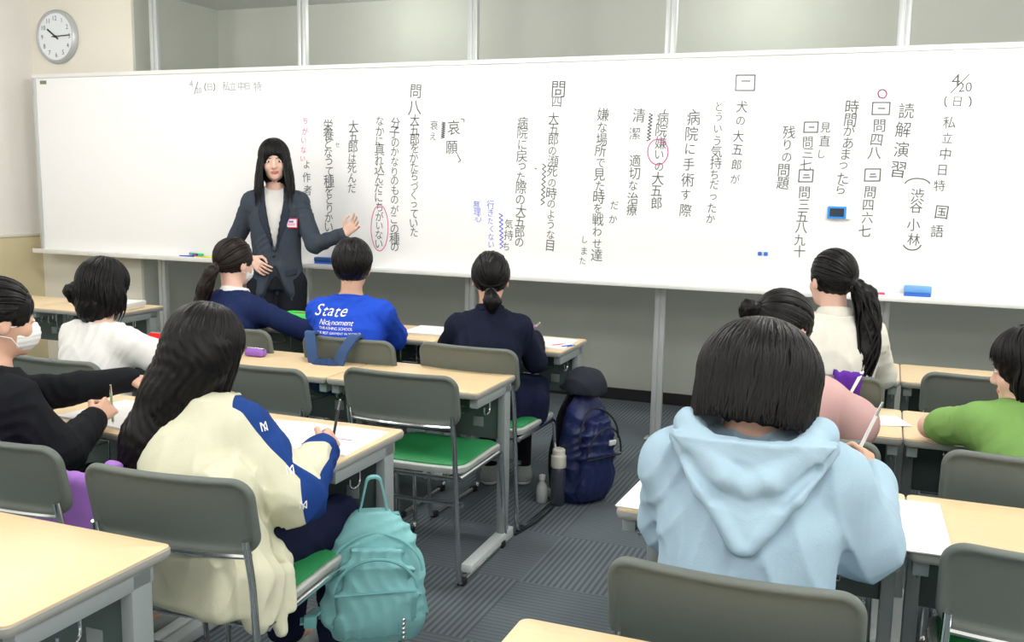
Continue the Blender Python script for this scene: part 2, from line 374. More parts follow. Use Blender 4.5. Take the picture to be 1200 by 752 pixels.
INK = {'k': M_INK, 'p': M_PINKINK, 'b': M_BLUEINK, 'g': M_GREYINK}
LBL = {'p': 'pink handwriting', 'b': 'blue handwriting'}
rnd = random.Random(5)
def put_glyph(V, F, ch, x, z, size, rot=0., sx=1., y=-.0012):
    gv, gf = glyph(ch); b0 = len(V)
    c, s = math.cos(rot), math.sin(rot)
    for u, v in gv:
        u *= size*sx; v *= size
        V.append((x+u*c-v*s, y, z+u*s+v*c))
    F += [tuple(i+b0 for i in f) for f in gf]
def ink_mesh(name, V, F, m, parent, label=None):
    me = bpy.data.meshes.new(name); me.from_pydata(V, [], F); me.update()
    o = link(name, me, m, parent)
    if label: o['label'] = label
    return o
for t, x0, z0, x1, z1, h, c in COLS:
    V, F = [], []; n = len(t)
    for i, ch in enumerate(t):
        q = i/max(1, n-1)
        kana = 0x3040 <= ord(ch) <= 0x30ff
        put_glyph(V, F, ch, x0+(x1-x0)*q+rnd.uniform(-.004, .004), z0+(z1-z0)*q+rnd.uniform(-.004, .004),
                  h*(.92 if kana else 1.06)*rnd.uniform(.93, 1.07), rnd.uniform(-.09, .05), .93)
    ink_mesh('handwriting', V, F, INK[c], board, LBL.get(c))
for i, (t, x, z, h) in enumerate(SING):
    V, F = [], []
    put_glyph(V, F, t, x, z, h*(1.75 if t.isdigit() else 1.2), rnd.uniform(-.08, .05))
    ink_mesh('handwriting', V, F, M_GREYINK if i > 2 else M_INK, board, 'small faded handwriting' if i > 2 else None)
for c, pl in STROKES:
    V, F = [], []; w = .0028
    for (ax, az), (cx, cz) in zip(pl, pl[1:]):
        d = Vector((cx-ax, cz-az)); L_ = d.length or 1e-6; d /= L_; nx, nz = -d.y*w, d.x*w
        ex, ez = d.x*w*.6, d.y*w*.6; b0 = len(V)
        V += [(ax-ex+nx, -.0014, az-ez+nz), (ax-ex-nx, -.0014, az-ez-nz), (cx+ex-nx, -.0014, cz+ez-nz), (cx+ex+nx, -.0014, cz+ez+nz)]
        F.append((b0, b0+1, b0+2, b0+3))
    ink_mesh('marker_stroke', V, F, INK[c], board, {'p': 'pink marker ring', 'b': 'blue wavy line'}.get(c))

# things on the board and its tray
def tray_box(name, label, cat, x0, x1, z0, z1, mats, y0=-.062, y1=-.014):
    t = thing(name, label, cat, ((x0+x1)/2, BY, z0)); w = (x1-x0)/2; h = z1-z0
    bx('felt_pad', mats[1], (-w+.002, w-.002, y0+.002, y1, 0, h*.42), t, bev=.003)
    bx('grip', mats[0], (-w, w, y0, y1, h*.42, h), t, bev=.007)
    return t
M_LBLUE = mat('light_blue_plastic', (.16, .42, .85), .4); M_DBLUE = mat('blue_felt', (.03, .16, .68), .7)
tray_box('board_eraser', 'light blue board eraser on the tray at right of the board', 'eraser', .094, .222, BZ0+.004, BZ0+.066, (M_LBLUE, M_DBLUE))
tray_box('board_eraser', 'dark blue board eraser on the tray beside the teacher', 'eraser', -3.40, -3.27, BZ0+.004, BZ0+.055, (mat('navy_blue_plastic', (.03, .09, .32), .4), M_DBLUE))
def marker(label, x, col, rz=0., y=-.045, z=BZ0+.013, L=.13, capcol=None):
    t = thing('whiteboard_marker', label, 'marker pen', (x, BY+y, z), rz, 'markers on the board tray')
    bm = bmesh.new(); tube(bm, [(-L/2, 0, 0), (L*.2, 0, 0)], .0085, 12); bm_obj('barrel', bm, mat('marker_barrel_white', (.8, .8, .8), .4) if capcol else mat('marker_'+label[:12], col, .4), t)
    bm = bmesh.new(); tube(bm, [(L*.2, 0, 0), (L*.46, 0, 0), (L*.5, 0, 0)], [.0093, .0093, .006], 12); bm_obj('cap', bm, mat('cap_%.2f%.2f%.2f' % col, col, .35), t)
marker('red capped whiteboard marker on the tray left of the blue eraser', -.06, (.75, .04, .12), 0.1, capcol=1)
marker('grey capped marker on the tray just left of the light blue eraser', .03, (.35, .37, .38), 3.0, y=-.03, capcol=1)
marker('dark blue marker at the left end of the marker cluster', -4.40, (.03, .05, .5), 0.3)
marker('purple marker lying crosswise in the marker cluster on the left tray', -4.37, (.2, .05, .45), 2.6, y=-.035, z=BZ0+.03)
marker('green marker on top of the marker cluster on the left tray', -4.33, (.05, .65, .25), -.25, z=BZ0+.032)
marker('yellow marker at the right end of the cluster on the left tray', -4.28, (.85, .8, .05), .2, y=-.04)
t = thing('digital_timer', 'blue and white digital timer stuck on the whiteboard', 'timer', (-.245, BY, 1.352))
bm = bmesh.new(); plate(bm, .115, .072, .008, [(.003, -.0), (0, .003), (0, .018), (.004, .022)], lambda u, v, d: (u, -d, v)); bm_obj('case', bm, M_WHITEPL, t)
bm = bmesh.new(); plate(bm, .092, .064, .006, [(.002, .021), (0, .023), (.0, .025), (.002, .026)], lambda u, v, d: (u-.010, -d, v)); bm_obj('bezel', bm, mat('bright_blue_plastic', (.02, .28, .85), .35), t)
bm = bmesh.new(); plate(bm, .07, .042, .002, [(.001, .025), (0, .0265), (.001, .028)], lambda u, v, d: (u-.010, -d, v)); bm_obj('screen', bm, mat('dark_lcd', (.02, .035, .06), .15), t)
for x in (-.634, -.603):
    bm = bmesh.new(); box(bm, -.010, .010, -.008, 0, -.010, .010, bev=.003)
    o = bm_obj('magnet', bm, M_DBLUE); o.location = (x, BY, 1.122)
    tag(o, 'small blue square magnet on the lower whiteboard, %s of a pair' % ('left' if x < -.62 else 'right'), 'magnet', 'blue board magnets')

# ------------------------------------------------------------------ clock
clock = thing('wall_clock', 'round white wall clock above the left end of the whiteboard', 'clock', (-5.665, 5.40, 2.458))
MC = Matrix.Rotation(math.radians(90), 4, 'X')
bm = bmesh.new(); lathe(bm, [(.165, 0), (.188, .004), (.19, .02), (.183, .036), (.172, .042), (.166, .040), (.163, .03), (.10, .03)], 64, MC); bm_obj('rim', bm, mat('silver_grey_plastic', (.50, .53, .54), .35, metal=.2), clock)
bm = bmesh.new(); lathe(bm, [(.164, .026), (.164, .0305), (.01, .0305)], 64, MC); bm_obj('dial', bm, mat('dial_white', (.80, .84, .88), .4), clock)
for hnum in range(1, 13):
    V, F = [], []; a = math.radians(30*hnum)
    put_glyph(V, F, str(hnum), .128*math.sin(a), .128*math.cos(a), .046, y=-.0315)
    ink_mesh('numeral', V, F, M_INK, clock)
def hand(name, ang, L_, w, y):
    a = math.radians(ang); bm = bmesh.new()
    box(bm, -w/2, w/2, y-.0015, y+.0015, -.03, L_, M=Matrix.Rotation(a, 4, 'Y')); bm_obj(name, bm, M_BLACK, clock)
hand('hour_hand', 306, .09, .011, -.035); hand('minute_hand', 88, .135, .007, -.039)
bm = bmesh.new(); lathe(bm, [(.009, .030), (.009, .043), (.003, .044)], 16, MC); bm_obj('hub', bm, M_BLACK, clock)

# ------------------------------------------------------------------ desks
DW, DD, DH = .66, .425, .70
def make_desk(label):
    t = thing('student_desk', label, 'desk', (0, 0, 0), 0, 'single student desks in rows')
    def top(u, v, d): return (u+DW/2, v-DD/2, DH-d)
    bm = bmesh.new(); plate(bm, DW-.006, DD-.006, .018, [(.003, 0.0), (0, .001), (0, .006), (.004, .007)], top, fill=1); bm_obj('tabletop', bm, M_LAM, t)
    bm = bmesh.new(); plate(bm, DW, DD, .02, [(.02, .0065), (.0028, .0045), (.0005, .006), (0, .012), (.001, .019), (.006, .026), (.02, .027)], top, fill=1); bm_obj('edge_band', bm, M_EDGE, t)
    for side in (0, 1):
        x0 = .012 if side == 0 else DW-.046; x1 = x0+.034
        bm = bmesh.new(); box(bm, x0, x1, -.115, -.055, .03, DH-.027, bev=.006); bm_obj('leg', bm, M_STEEL, t)
        bm = bmesh.new()
        vs = box(bm, x0-.008, x1+.008, -DD-.02, -.015, 0.002, .05, bev=.008)
        for v in vs:
            if v.co.y < -DD*.8 and v.co.z > .03: v.co.z -= .012
        bm_obj('foot_rail', bm, M_STEELFOOT, t)
        bm = bmesh.new(); box(bm, x0, x1, -DD+.03, -.05, DH-.066, DH-.027, bev=.004)
        bm_obj('side_bracket', bm, M_STEEL, t)
        xs = x0+.017
        bm = bmesh.new()
        tube(bm, fillet([(xs, -.235, DH-.06), (xs, -.235, DH-.11), (xs, -.265, DH-.118), (xs, -.29, DH-.11), (xs, -.29, DH-.085)], .02), .0032, 8)
        bm_obj('bag_hook', bm, M_CHROME, t)
    bm = bmesh.new(); box(bm, .046, DW-.046, -.095, -.085, .44, DH-.03, bev=.002)
    mp = bm_obj('modesty_panel', bm, M_PANEL, t)
    bm = bmesh.new(); box(bm, DW-.16, DW-.115, -.0975, -.094, .485, .525, bev=.001); bm_obj('label_plate', bm, M_STEEL, mp)
    bm = bmesh.new()
    for i in range(3):
        for j in range(3):
            box(bm, DW-.33+.06*i, DW-.327+.06*i, -.0965, -.0945, .56+.03*j, .563+.03*j)
    bm_obj('rivets', bm, M_WHITEPL, mp)
    z = DH-.135
    for xa, xb in ((.14, .23), (DW-.23, DW-.14)):
        bm = bmesh.new()
        for x in (xa, xb):
            tube(bm, fillet([(x, -.33, DH-.03), (x, -.33, z), (x, -.10, z), (x, -.10, DH-.03)], .02), .0026, 6)
        for y in (-.32, -.22, -.12): tube(bm, [(xa, y, z), (xb, y, z)], .0026, 6)
        bm_obj('book_rack', bm, M_CHROME, t)
    return t
XL, XR = -1.376, -.572
YA, YB, YC, YD = 1.554, 2.61, 3.60, 4.57
desk_spots = [
 (XL-DW, YA, 'bare beech desk at lower left, nearest the camera'),
 (XR, YA-.02, 'beech desk corner at the bottom edge of the picture, in front of the aisle'),
 (XL-DW, YB, 'beech desk under the open papers of the girl in the cream jacket'),
 (XL-2*DW, YB, 'beech desk of the masked child in the black sweater'),
 (XR, YB-.02, 'beech desk of the child in the pale blue hoodie'),
 (XR+DW, YB-.02, 'beech desk right of the pale blue hoodie child with an open booklet edge on it'),
 (XL-DW, YC, 'bare beech desk with two chair backs before it, beside the aisle'),
 (XL-2*DW, YC, 'bare beech desk behind the long-haired girl, left of the aisle desk'),
 (XL-3*DW, YC, 'beech desk of the child in the white shirt, with a red case'),
 (XR, YC, 'beech desk of the child in the pink jacket'),
 (XR+DW, YC, 'beech desk the green-shirted child leans on'),
 (XL-DW, YD, 'beech desk the child in the black jacket is writing on'),
 (XL-2*DW, YD, 'beech desk of the boy in the blue shirt'),
 (XL-3*DW, YD, 'beech desk of the ponytailed child in navy, with a green case'),
 (XR, YD, 'beech desk of the child in the white sweater'),
 (XR+DW, YD, 'bare beech desk at right below the whiteboard eraser'),
 (-4.055-DW, YD, 'beech desk at far left with a white box on it'),
 (-4.055-2*DW, YD, 'beech desk at far left by the wall, mostly behind the child in white'),
]
desk0 = None
for x, y, lab in desk_spots:
    if desk0 is None:
        desk0 = make_desk(lab); desk0.location = (x, y, 0)
    else: dup(desk0, (x, y, 0), 0, lab)

# ------------------------------------------------------------------ chairs
def make_chair(label):
    t = thing('stacking_chair', label, 'chair', (0, 0, 0), 0, 'grey stacking chairs with green seats')
    tilt = math.radians(12); BH, BW = .195, .455
    def back(u, v, d):
        y = -.315 - (v*math.sin(tilt)) + .55*u*u - d*math.cos(tilt); z = .713+v*math.cos(tilt)-d*math.sin(tilt)
        return (u, y, z)
    bm = bmesh.new()
    plate(bm, BW, BH, .05, [(.03, -.004), (.006, -.006), (.001, -.003), (0, .003), (.001, .010), (.005, .014), (.011, .0135), (.016, .009), (.022, .006), (.03, .005)], back, n=8, fill=5)
    bm_obj('backrest', bm, M_CHAIRBACK, t, angle=60)
    for s in (-1, 1):
        bm = bmesh.new()
        tube(bm, fillet([(s*.205, -.306, .66), (s*.207, -.285, .55), (s*.208, -.235, .012), (s*.205, .245, .012), (s*.198, .205, .405), (s*.195, -.21, .405)], .035), .0095, 10)
        lf = bm_obj('leg_frame', bm, M_CHROME, t)
        for y in (-.2, .2):
            bm = bmesh.new(); box(bm, s*.207-.014, s*.207+.014, y-.018, y+.018, 0.0, .026, bev=.005); bm_obj('glide', bm, M_BLACK, lf)
    bm = bmesh.new(); tube(bm, [(.212*q, -.318+.024*q*q, .619) for q in (-1, -.75, -.5, -.25, 0, .25, .5, .75, 1)], .008, 8); bm_obj('back_rail', bm, M_CHROME, t)
    for y, z in ((-.2, .40), (.16, .40), (-.19, .30)):
        bm = bmesh.new(); tube(bm, [(-.20, y, z), (.20, y, z)], .009, 8); bm_obj('crossbar', bm, M_CHROME, t)
    def seat(u, v, d): return (u, v+.005, .432 + d - .10*max(0, v-.1)**2*10 + .12*u*u)
    bm = bmesh.new(); plate(bm, .415, .42, .06, [(.04, -.022), (.01, -.02), (0, -.008), (0, .004), (.006, .009), (.014, .009), (.02, .004)], seat, n=8, fill=3); bm_obj('seat_pan', bm, M_PAN, t)
    bm = bmesh.new(); plate(bm, .39, .395, .05, [(.01, -.005), (0, .004), (.003, .014), (.02, .021), (.05, .024)], seat, n=8, fill=3); bm_obj('seat_cushion', bm, M_CUSHION, t)
    return t
chair_spots = [
 (-1.59, 3.26, 1, 'empty grey chair with green seat beside the aisle, pushed under a bare desk'),
 (-2.12, 3.14, 0, 'empty grey chair just right of the long black hair of the girl in cream'),
 (-1.545, 2.0, 5, 'grey chair the girl in the cream jacket sits on'),
 (-2.11, 2.04, 0, 'grey chair of the masked child, with lilac bag hanging on it'),
 (-.215, 1.94, 0, 'grey chair in the bottom foreground under the pale blue hoodie child'),
 (.365, 2.27, 0, 'empty grey chair at the lower right edge'),
 (-2.85, 2.92, 0, 'grey chair of the child in the white shirt'),
 (-.205, 2.98, 0, 'grey chair of the child in the pink jacket, with pink cloth on its back'),
 (.40, 3.0, 0, 'grey chair of the child in the green shirt'),
 (-1.58, 3.865, -2, 'grey chair of the child in the black jacket'),
 (-2.13, 3.81, 0, 'grey chair of the boy in the blue shirt, with a denim bag strap over it'),
 (-2.76, 3.82, 0, 'grey chair of the ponytailed child in navy'),
 (-.20, 3.92, 0, 'grey chair of the child in the white sweater, with purple cloth on its back'),
 (.38, 4.14, 0, 'empty grey chair at right, behind the arm of the green-shirted child'),
]
chair0 = None
for x, y, a, lab in chair_spots:
    if chair0 is None:
        chair0 = make_chair(lab); chair0.location = (x, y, 0); chair0.rotation_euler = (0, 0, math.radians(a))
    else: dup(chair0, (x, y, 0), math.radians(a), lab)

# ------------------------------------------------------------------ continuous surfaces (signed distance + surface nets)
f32 = np.float32
def A(*v): return np.array(v, f32)
class Field:
    def __init__(s, lo, hi, h):
        s.h = h; s.lo = np.array(lo, f32); s.n = (np.ceil((np.array(hi)-np.array(lo))/h)+1).astype(int)
        s.F = np.full(s.n, .3, f32)
        s.ax = [s.lo[i]+h*np.arange(s.n[i], dtype=f32) for i in range(3)]
    def sub(s, lo, hi):
        i0 = np.clip(((np.array(lo)-s.lo)/s.h).astype(int), 0, s.n-1); i1 = np.clip(((np.array(hi)-s.lo)/s.h).astype(int)+2, 1, s.n)
        if np.any(i1 <= i0): return None, None
        sl = tuple(slice(a, b) for a, b in zip(i0, i1))
        return sl, (s.ax[0][sl[0]][:, None, None], s.ax[1][sl[1]][None, :, None], s.ax[2][sl[2]][None, None, :])
    def put(s, prim, k=.02, op='u'):
        fn, lo, hi = prim; pad = max(k, 3*s.h)*1.3
        sl, P = s.sub(np.array(lo)-pad, np.array(hi)+pad)
        if sl is None: return
        d = np.broadcast_to(fn(*P), s.F[sl].shape); a = s.F[sl]
        if op == 'u':
            q = np.maximum(k-np.abs(a-d), 0); s.F[sl] = np.minimum(a, d)-q*q/(4*k)
        elif op == 's':
            d = -d; q = np.maximum(k-np.abs(a-d), 0); s.F[sl] = np.maximum(a, d)+q*q/(4*k)
    def displace(s, fn, band=.03):
        m = np.abs(s.F) < band; idx = np.nonzero(m)
        s.F[idx] += fn(s.ax[0][idx[0]], s.ax[1][idx[1]], s.ax[2][idx[2]]).astype(f32)
    def mesh(s):
        F = s.F.copy(); F[0] = F[-1] = .3; F[:, 0] = F[:, -1] = .3; F[:, :, 0] = F[:, :, -1] = .3
        S = F < 0; c = [x-1 for x in F.shape]
        def cor(a, i, j, k): return a[i:i+c[0], j:j+c[1], k:k+c[2]]
        cnt = sum(cor(S, i, j, k).astype(np.int8) for i in (0, 1) for j in (0, 1) for k in (0, 1))
        act = np.nonzero((cnt > 0) & (cnt < 8)); n = len(act[0])
        V = np.zeros((n, 3), f32); W = np.zeros(n, f32)
        val = {(i, j, k): F[act[0]+i, act[1]+j, act[2]+k] for i in (0, 1) for j in (0, 1) for k in (0, 1)}
        for a in val:
            for ax in range(3):
                if a[ax]: continue
                b = list(a); b[ax] = 1; b = tuple(b); va, vb = val[a], val[b]
                m = (va < 0) != (vb < 0); t = np.where(m, va/np.where(m, va-vb, 1), 0)
                p = np.array(a, f32)[None, :].repeat(n, 0); p[:, ax] += t
                V += p*m[:, None]; W += m
        V = (V/W[:, None]+np.stack(act, 1))*s.h+s.lo
        idx = np.full(c, -1, np.int32); idx[act] = np.arange(n)
        Q = []
        for ax in range(3):
            o1, o2 = [(1, 2), (2, 0), (0, 1)][ax]
            S0 = np.take(S, range(0, S.shape[ax]-1), ax); S1 = np.take(S, range(1, S.shape[ax]), ax)
            e = np.stack(np.nonzero(S0 != S1), 1)
            e = e[(e[:, o1] > 0) & (e[:, o2] > 0) & (e[:, o1] < c[o1]) & (e[:, o2] < c[o2])]
            d1 = np.zeros(3, int); d1[o1] = 1; d2 = np.zeros(3, int); d2[o2] = 1
            q = np.stack([idx[tuple((e-d).T)] for d in (0*d1, d1, d1+d2, d2)], 1)
            inside = S[tuple(e.T)]
            q[~inside] = q[~inside][:, ::-1]; Q.append(q)
        Q = np.concatenate(Q); return V, Q
def raw_mesh(name, V, Q):
    me = bpy.data.meshes.new(name); n, m, w = len(V), len(Q), Q.shape[1]
    me.vertices.add(n); me.vertices.foreach_set('co', np.ascontiguousarray(V, f32).ravel())
    me.loops.add(m*w); me.loops.foreach_set('vertex_index', np.ascontiguousarray(Q, np.int32).ravel())
    me.polygons.add(m); me.polygons.foreach_set('loop_start', np.arange(m, dtype=np.int32)*w)
    me.polygons.foreach_set('use_smooth', np.ones(m, bool))
    me.update(calc_edges=True); return me
def cone(a, b, ra, rb=None):
    rb = ra if rb is None else rb
    a = np.array(a, f32); b = np.array(b, f32); ba = b-a; L2 = max(float(ba@ba), 1e-9)
    def fn(x, y, z):
        X, Y, Z = x-a[0], y-a[1], z-a[2]
        t = np.clip((X*ba[0]+Y*ba[1]+Z*ba[2])/L2, 0, 1)
        return np.sqrt((X-t*ba[0])**2+(Y-t*ba[1])**2+(Z-t*ba[2])**2)-(ra+t*(rb-ra))
    r = max(ra, rb); return fn, np.minimum(a, b)-r, np.maximum(a, b)+r
def ell(c, r, M=None):
    c = np.array(c, f32); r = np.array(r, f32); M = np.eye(3, dtype=f32) if M is None else M
    def fn(x, y, z):
        X, Y, Z = x-c[0], y-c[1], z-c[2]
        q = [X*M[0, i]+Y*M[1, i]+Z*M[2, i] for i in range(3)]
        k0 = np.sqrt(sum((q[i]/r[i])**2 for i in range(3))); k1 = np.sqrt(sum((q[i]/r[i]**2)**2 for i in range(3)))
        return k0*(k0-1)/np.maximum(k1, 1e-6)
    e = np.abs(M)@r; return fn, c-e, c+e
def rbox(c, hf, rad, M=None):
    c = np.array(c, f32); hf = np.array(hf, f32)-rad; M = np.eye(3, dtype=f32) if M is None else M
    def fn(x, y, z):
        X, Y, Z = x-c[0], y-c[1], z-c[2]
        q = [np.abs(X*M[0, i]+Y*M[1, i]+Z*M[2, i])-hf[i] for i in range(3)]
        return np.sqrt(sum(np.maximum(v, 0)**2 for v in q))+np.minimum(np.maximum(np.maximum(q[0], q[1]), q[2]), 0)-rad
    e = np.abs(M)@(hf+rad); return fn, c-e, c+e
def loft(zs, cx, cy, w, d, ex=2.3):
    zs = np.array(zs, float); Z = np.linspace(zs[0], zs[-1], 80)
    def sm(v):
        y = np.interp(Z, zs, v); yp = np.pad(y, 5, 'edge'); return np.convolve(yp, np.ones(11)/11, 'valid').astype(f32)
    cx, cy, w, d = map(sm, (cx, cy, w, d)); Zf = Z.astype(f32)
    def fn(x, y, z):
        zz = np.clip(z, Zf[0], Zf[-1])
        X = (x-np.interp(zz, Zf, cx))/np.interp(zz, Zf, w); Y = (y-np.interp(zz, Zf, cy))/np.interp(zz, Zf, d)
        k = (np.abs(X)**ex+np.abs(Y)**ex)**(1/ex)
        dd = (k-1)*np.minimum(np.interp(zz, Zf, w), np.interp(zz, Zf, d))
        return np.maximum(dd, np.maximum(Zf[0]-z, z-Zf[-1])).astype(f32)
    return fn, A((cx-w).min(), (cy-d).min(), Zf[0]), A((cx+w).max(), (cy+d).max(), Zf[-1])
def folds(seed, amp=.006, fr=28):
    r = np.random.RandomState(seed); U = r.randn(8, 3); U[:, 2] *= .7; U /= np.linalg.norm(U, axis=1)[:, None]; ph = r.rand(8)*6
    def fn(x, y, z):
        o = 0
        for i in range(3):
            a, b = U[i], U[i+4]; g = (b[0]*x+b[1]*y+b[2]*z); f = fr*(1+.7*i)
            s = np.sin(f*(a[0]*x+a[1]*y+a[2]*z)+1.8*np.sin(f*.5*g+ph[i+3])+ph[i])
            m = .5+.5*np.sin(fr*.35*g+ph[i])
            o = o+(1-2*np.abs(s)**.8)*m/(1+.6*i)
        return -amp*o*.8
    return fn
def chain(F, pts, rs, k=.02, op='u'):
    for (a, ra), (b, rb) in zip(zip(pts, rs), list(zip(pts, rs))[1:]): F.put(cone(a, b, ra, rb), k, op)

# ------------------------------------------------------------------ strands of hair
def strand_tube(p, c, w, th, out):
    """flattened tapered lock along points p (N,3); c = head centre"""
    N = len(p); t = np.gradient(p, axis=0); t /= np.linalg.norm(t, axis=1)[:, None]+1e-9
    o = p-c; o = o-t*(o*t).sum(1)[:, None]; o /= np.linalg.norm(o, axis=1)[:, None]+1e-9
    s = np.cross(t, o); u = np.linspace(0, 1, N)
    pr = np.clip(np.minimum((u+.05)*8, 1), .2, 1)*np.clip((1.03-u)*3.2, .08, 1)
    b0 = sum(len(v) for v in out[0]); K = 6; V = []
    for k in range(K):
        a = 2*math.pi*k/K; V.append(p+s*(math.cos(a)*w*pr)[:, None]+o*(math.sin(a)*th*pr)[:, None])
    V = np.stack(V, 1).reshape(-1, 3); out[0].append(V)
    i = np.arange(N-1)[:, None]*K; k = np.arange(K)[None, :]; k2 = (k+1) % K
    out[1].append((b0+np.stack([i+k, i+k2, i+K+k2, i+K+k], 2)).reshape(-1, 4))

# ------------------------------------------------------------------ people
def rotm(yaw, pitch=0, roll=0):
    y, p, r = map(math.radians, (yaw, pitch, roll))
    return np.array(Matrix.Rotation(y, 3, 'Z') @ Matrix.Rotation(-p, 3, 'X') @ Matrix.Rotation(r, 3, 'Y'), f32)
def nrm(v): v = np.array(v, float); return v/np.linalg.norm(v)

def hand_prims(F, w, d, n, thumb, s=1., curl=(25, 30, 20), spread=.10, tcurl=.5):
    """w wrist, d direction of the palm, n the way the palm faces, thumb = +1/-1 side; five separate fingers"""
    d = nrm(d); n = nrm(np.array(n)-d*np.dot(n, d)); t = np.cross(n, d)*thumb
    P = lambda a, b, c=0.: np.array(w)+(d*a+t*b+n*c)*s
    for b in (-.027, -.009, .009, .025): F.put(cone(P(.006, b*.6), P(.078, b), .0125*s, .0105*s), .012*s)
    lens = (.062, .074, .080, .070)
    for i, b in enumerate((-.029, -.010, .0095, .028)):
        p = P(.080, b); ang = 0.; dr = nrm(d+t*spread*(b/.02)*.8); r = .0078*s
        for j, (fr, cu) in enumerate(zip((.46, .30, .24), curl)):
            ang += math.radians(cu+(3-i)*3.)
            q = p+(dr*math.cos(ang)+n*math.sin(ang))*lens[i]*fr*s
            F.put(cone(p, q, r, r*.92), .003); p = q; r *= .92
    a, b, c = P(.022, .026, .004), P(.050, .052, .012), P(.076, .058-.02*tcurl, .012+.02*tcurl)
    F.put(cone(a, b, .0125*s, .0095*s), .010*s); F.put(cone(b, c, .0092*s, .0078*s), .004)
    F.put(cone(c, P(.096, .054-.045*tcurl, .012+.035*tcurl), .0078*s, .0066*s), .003)

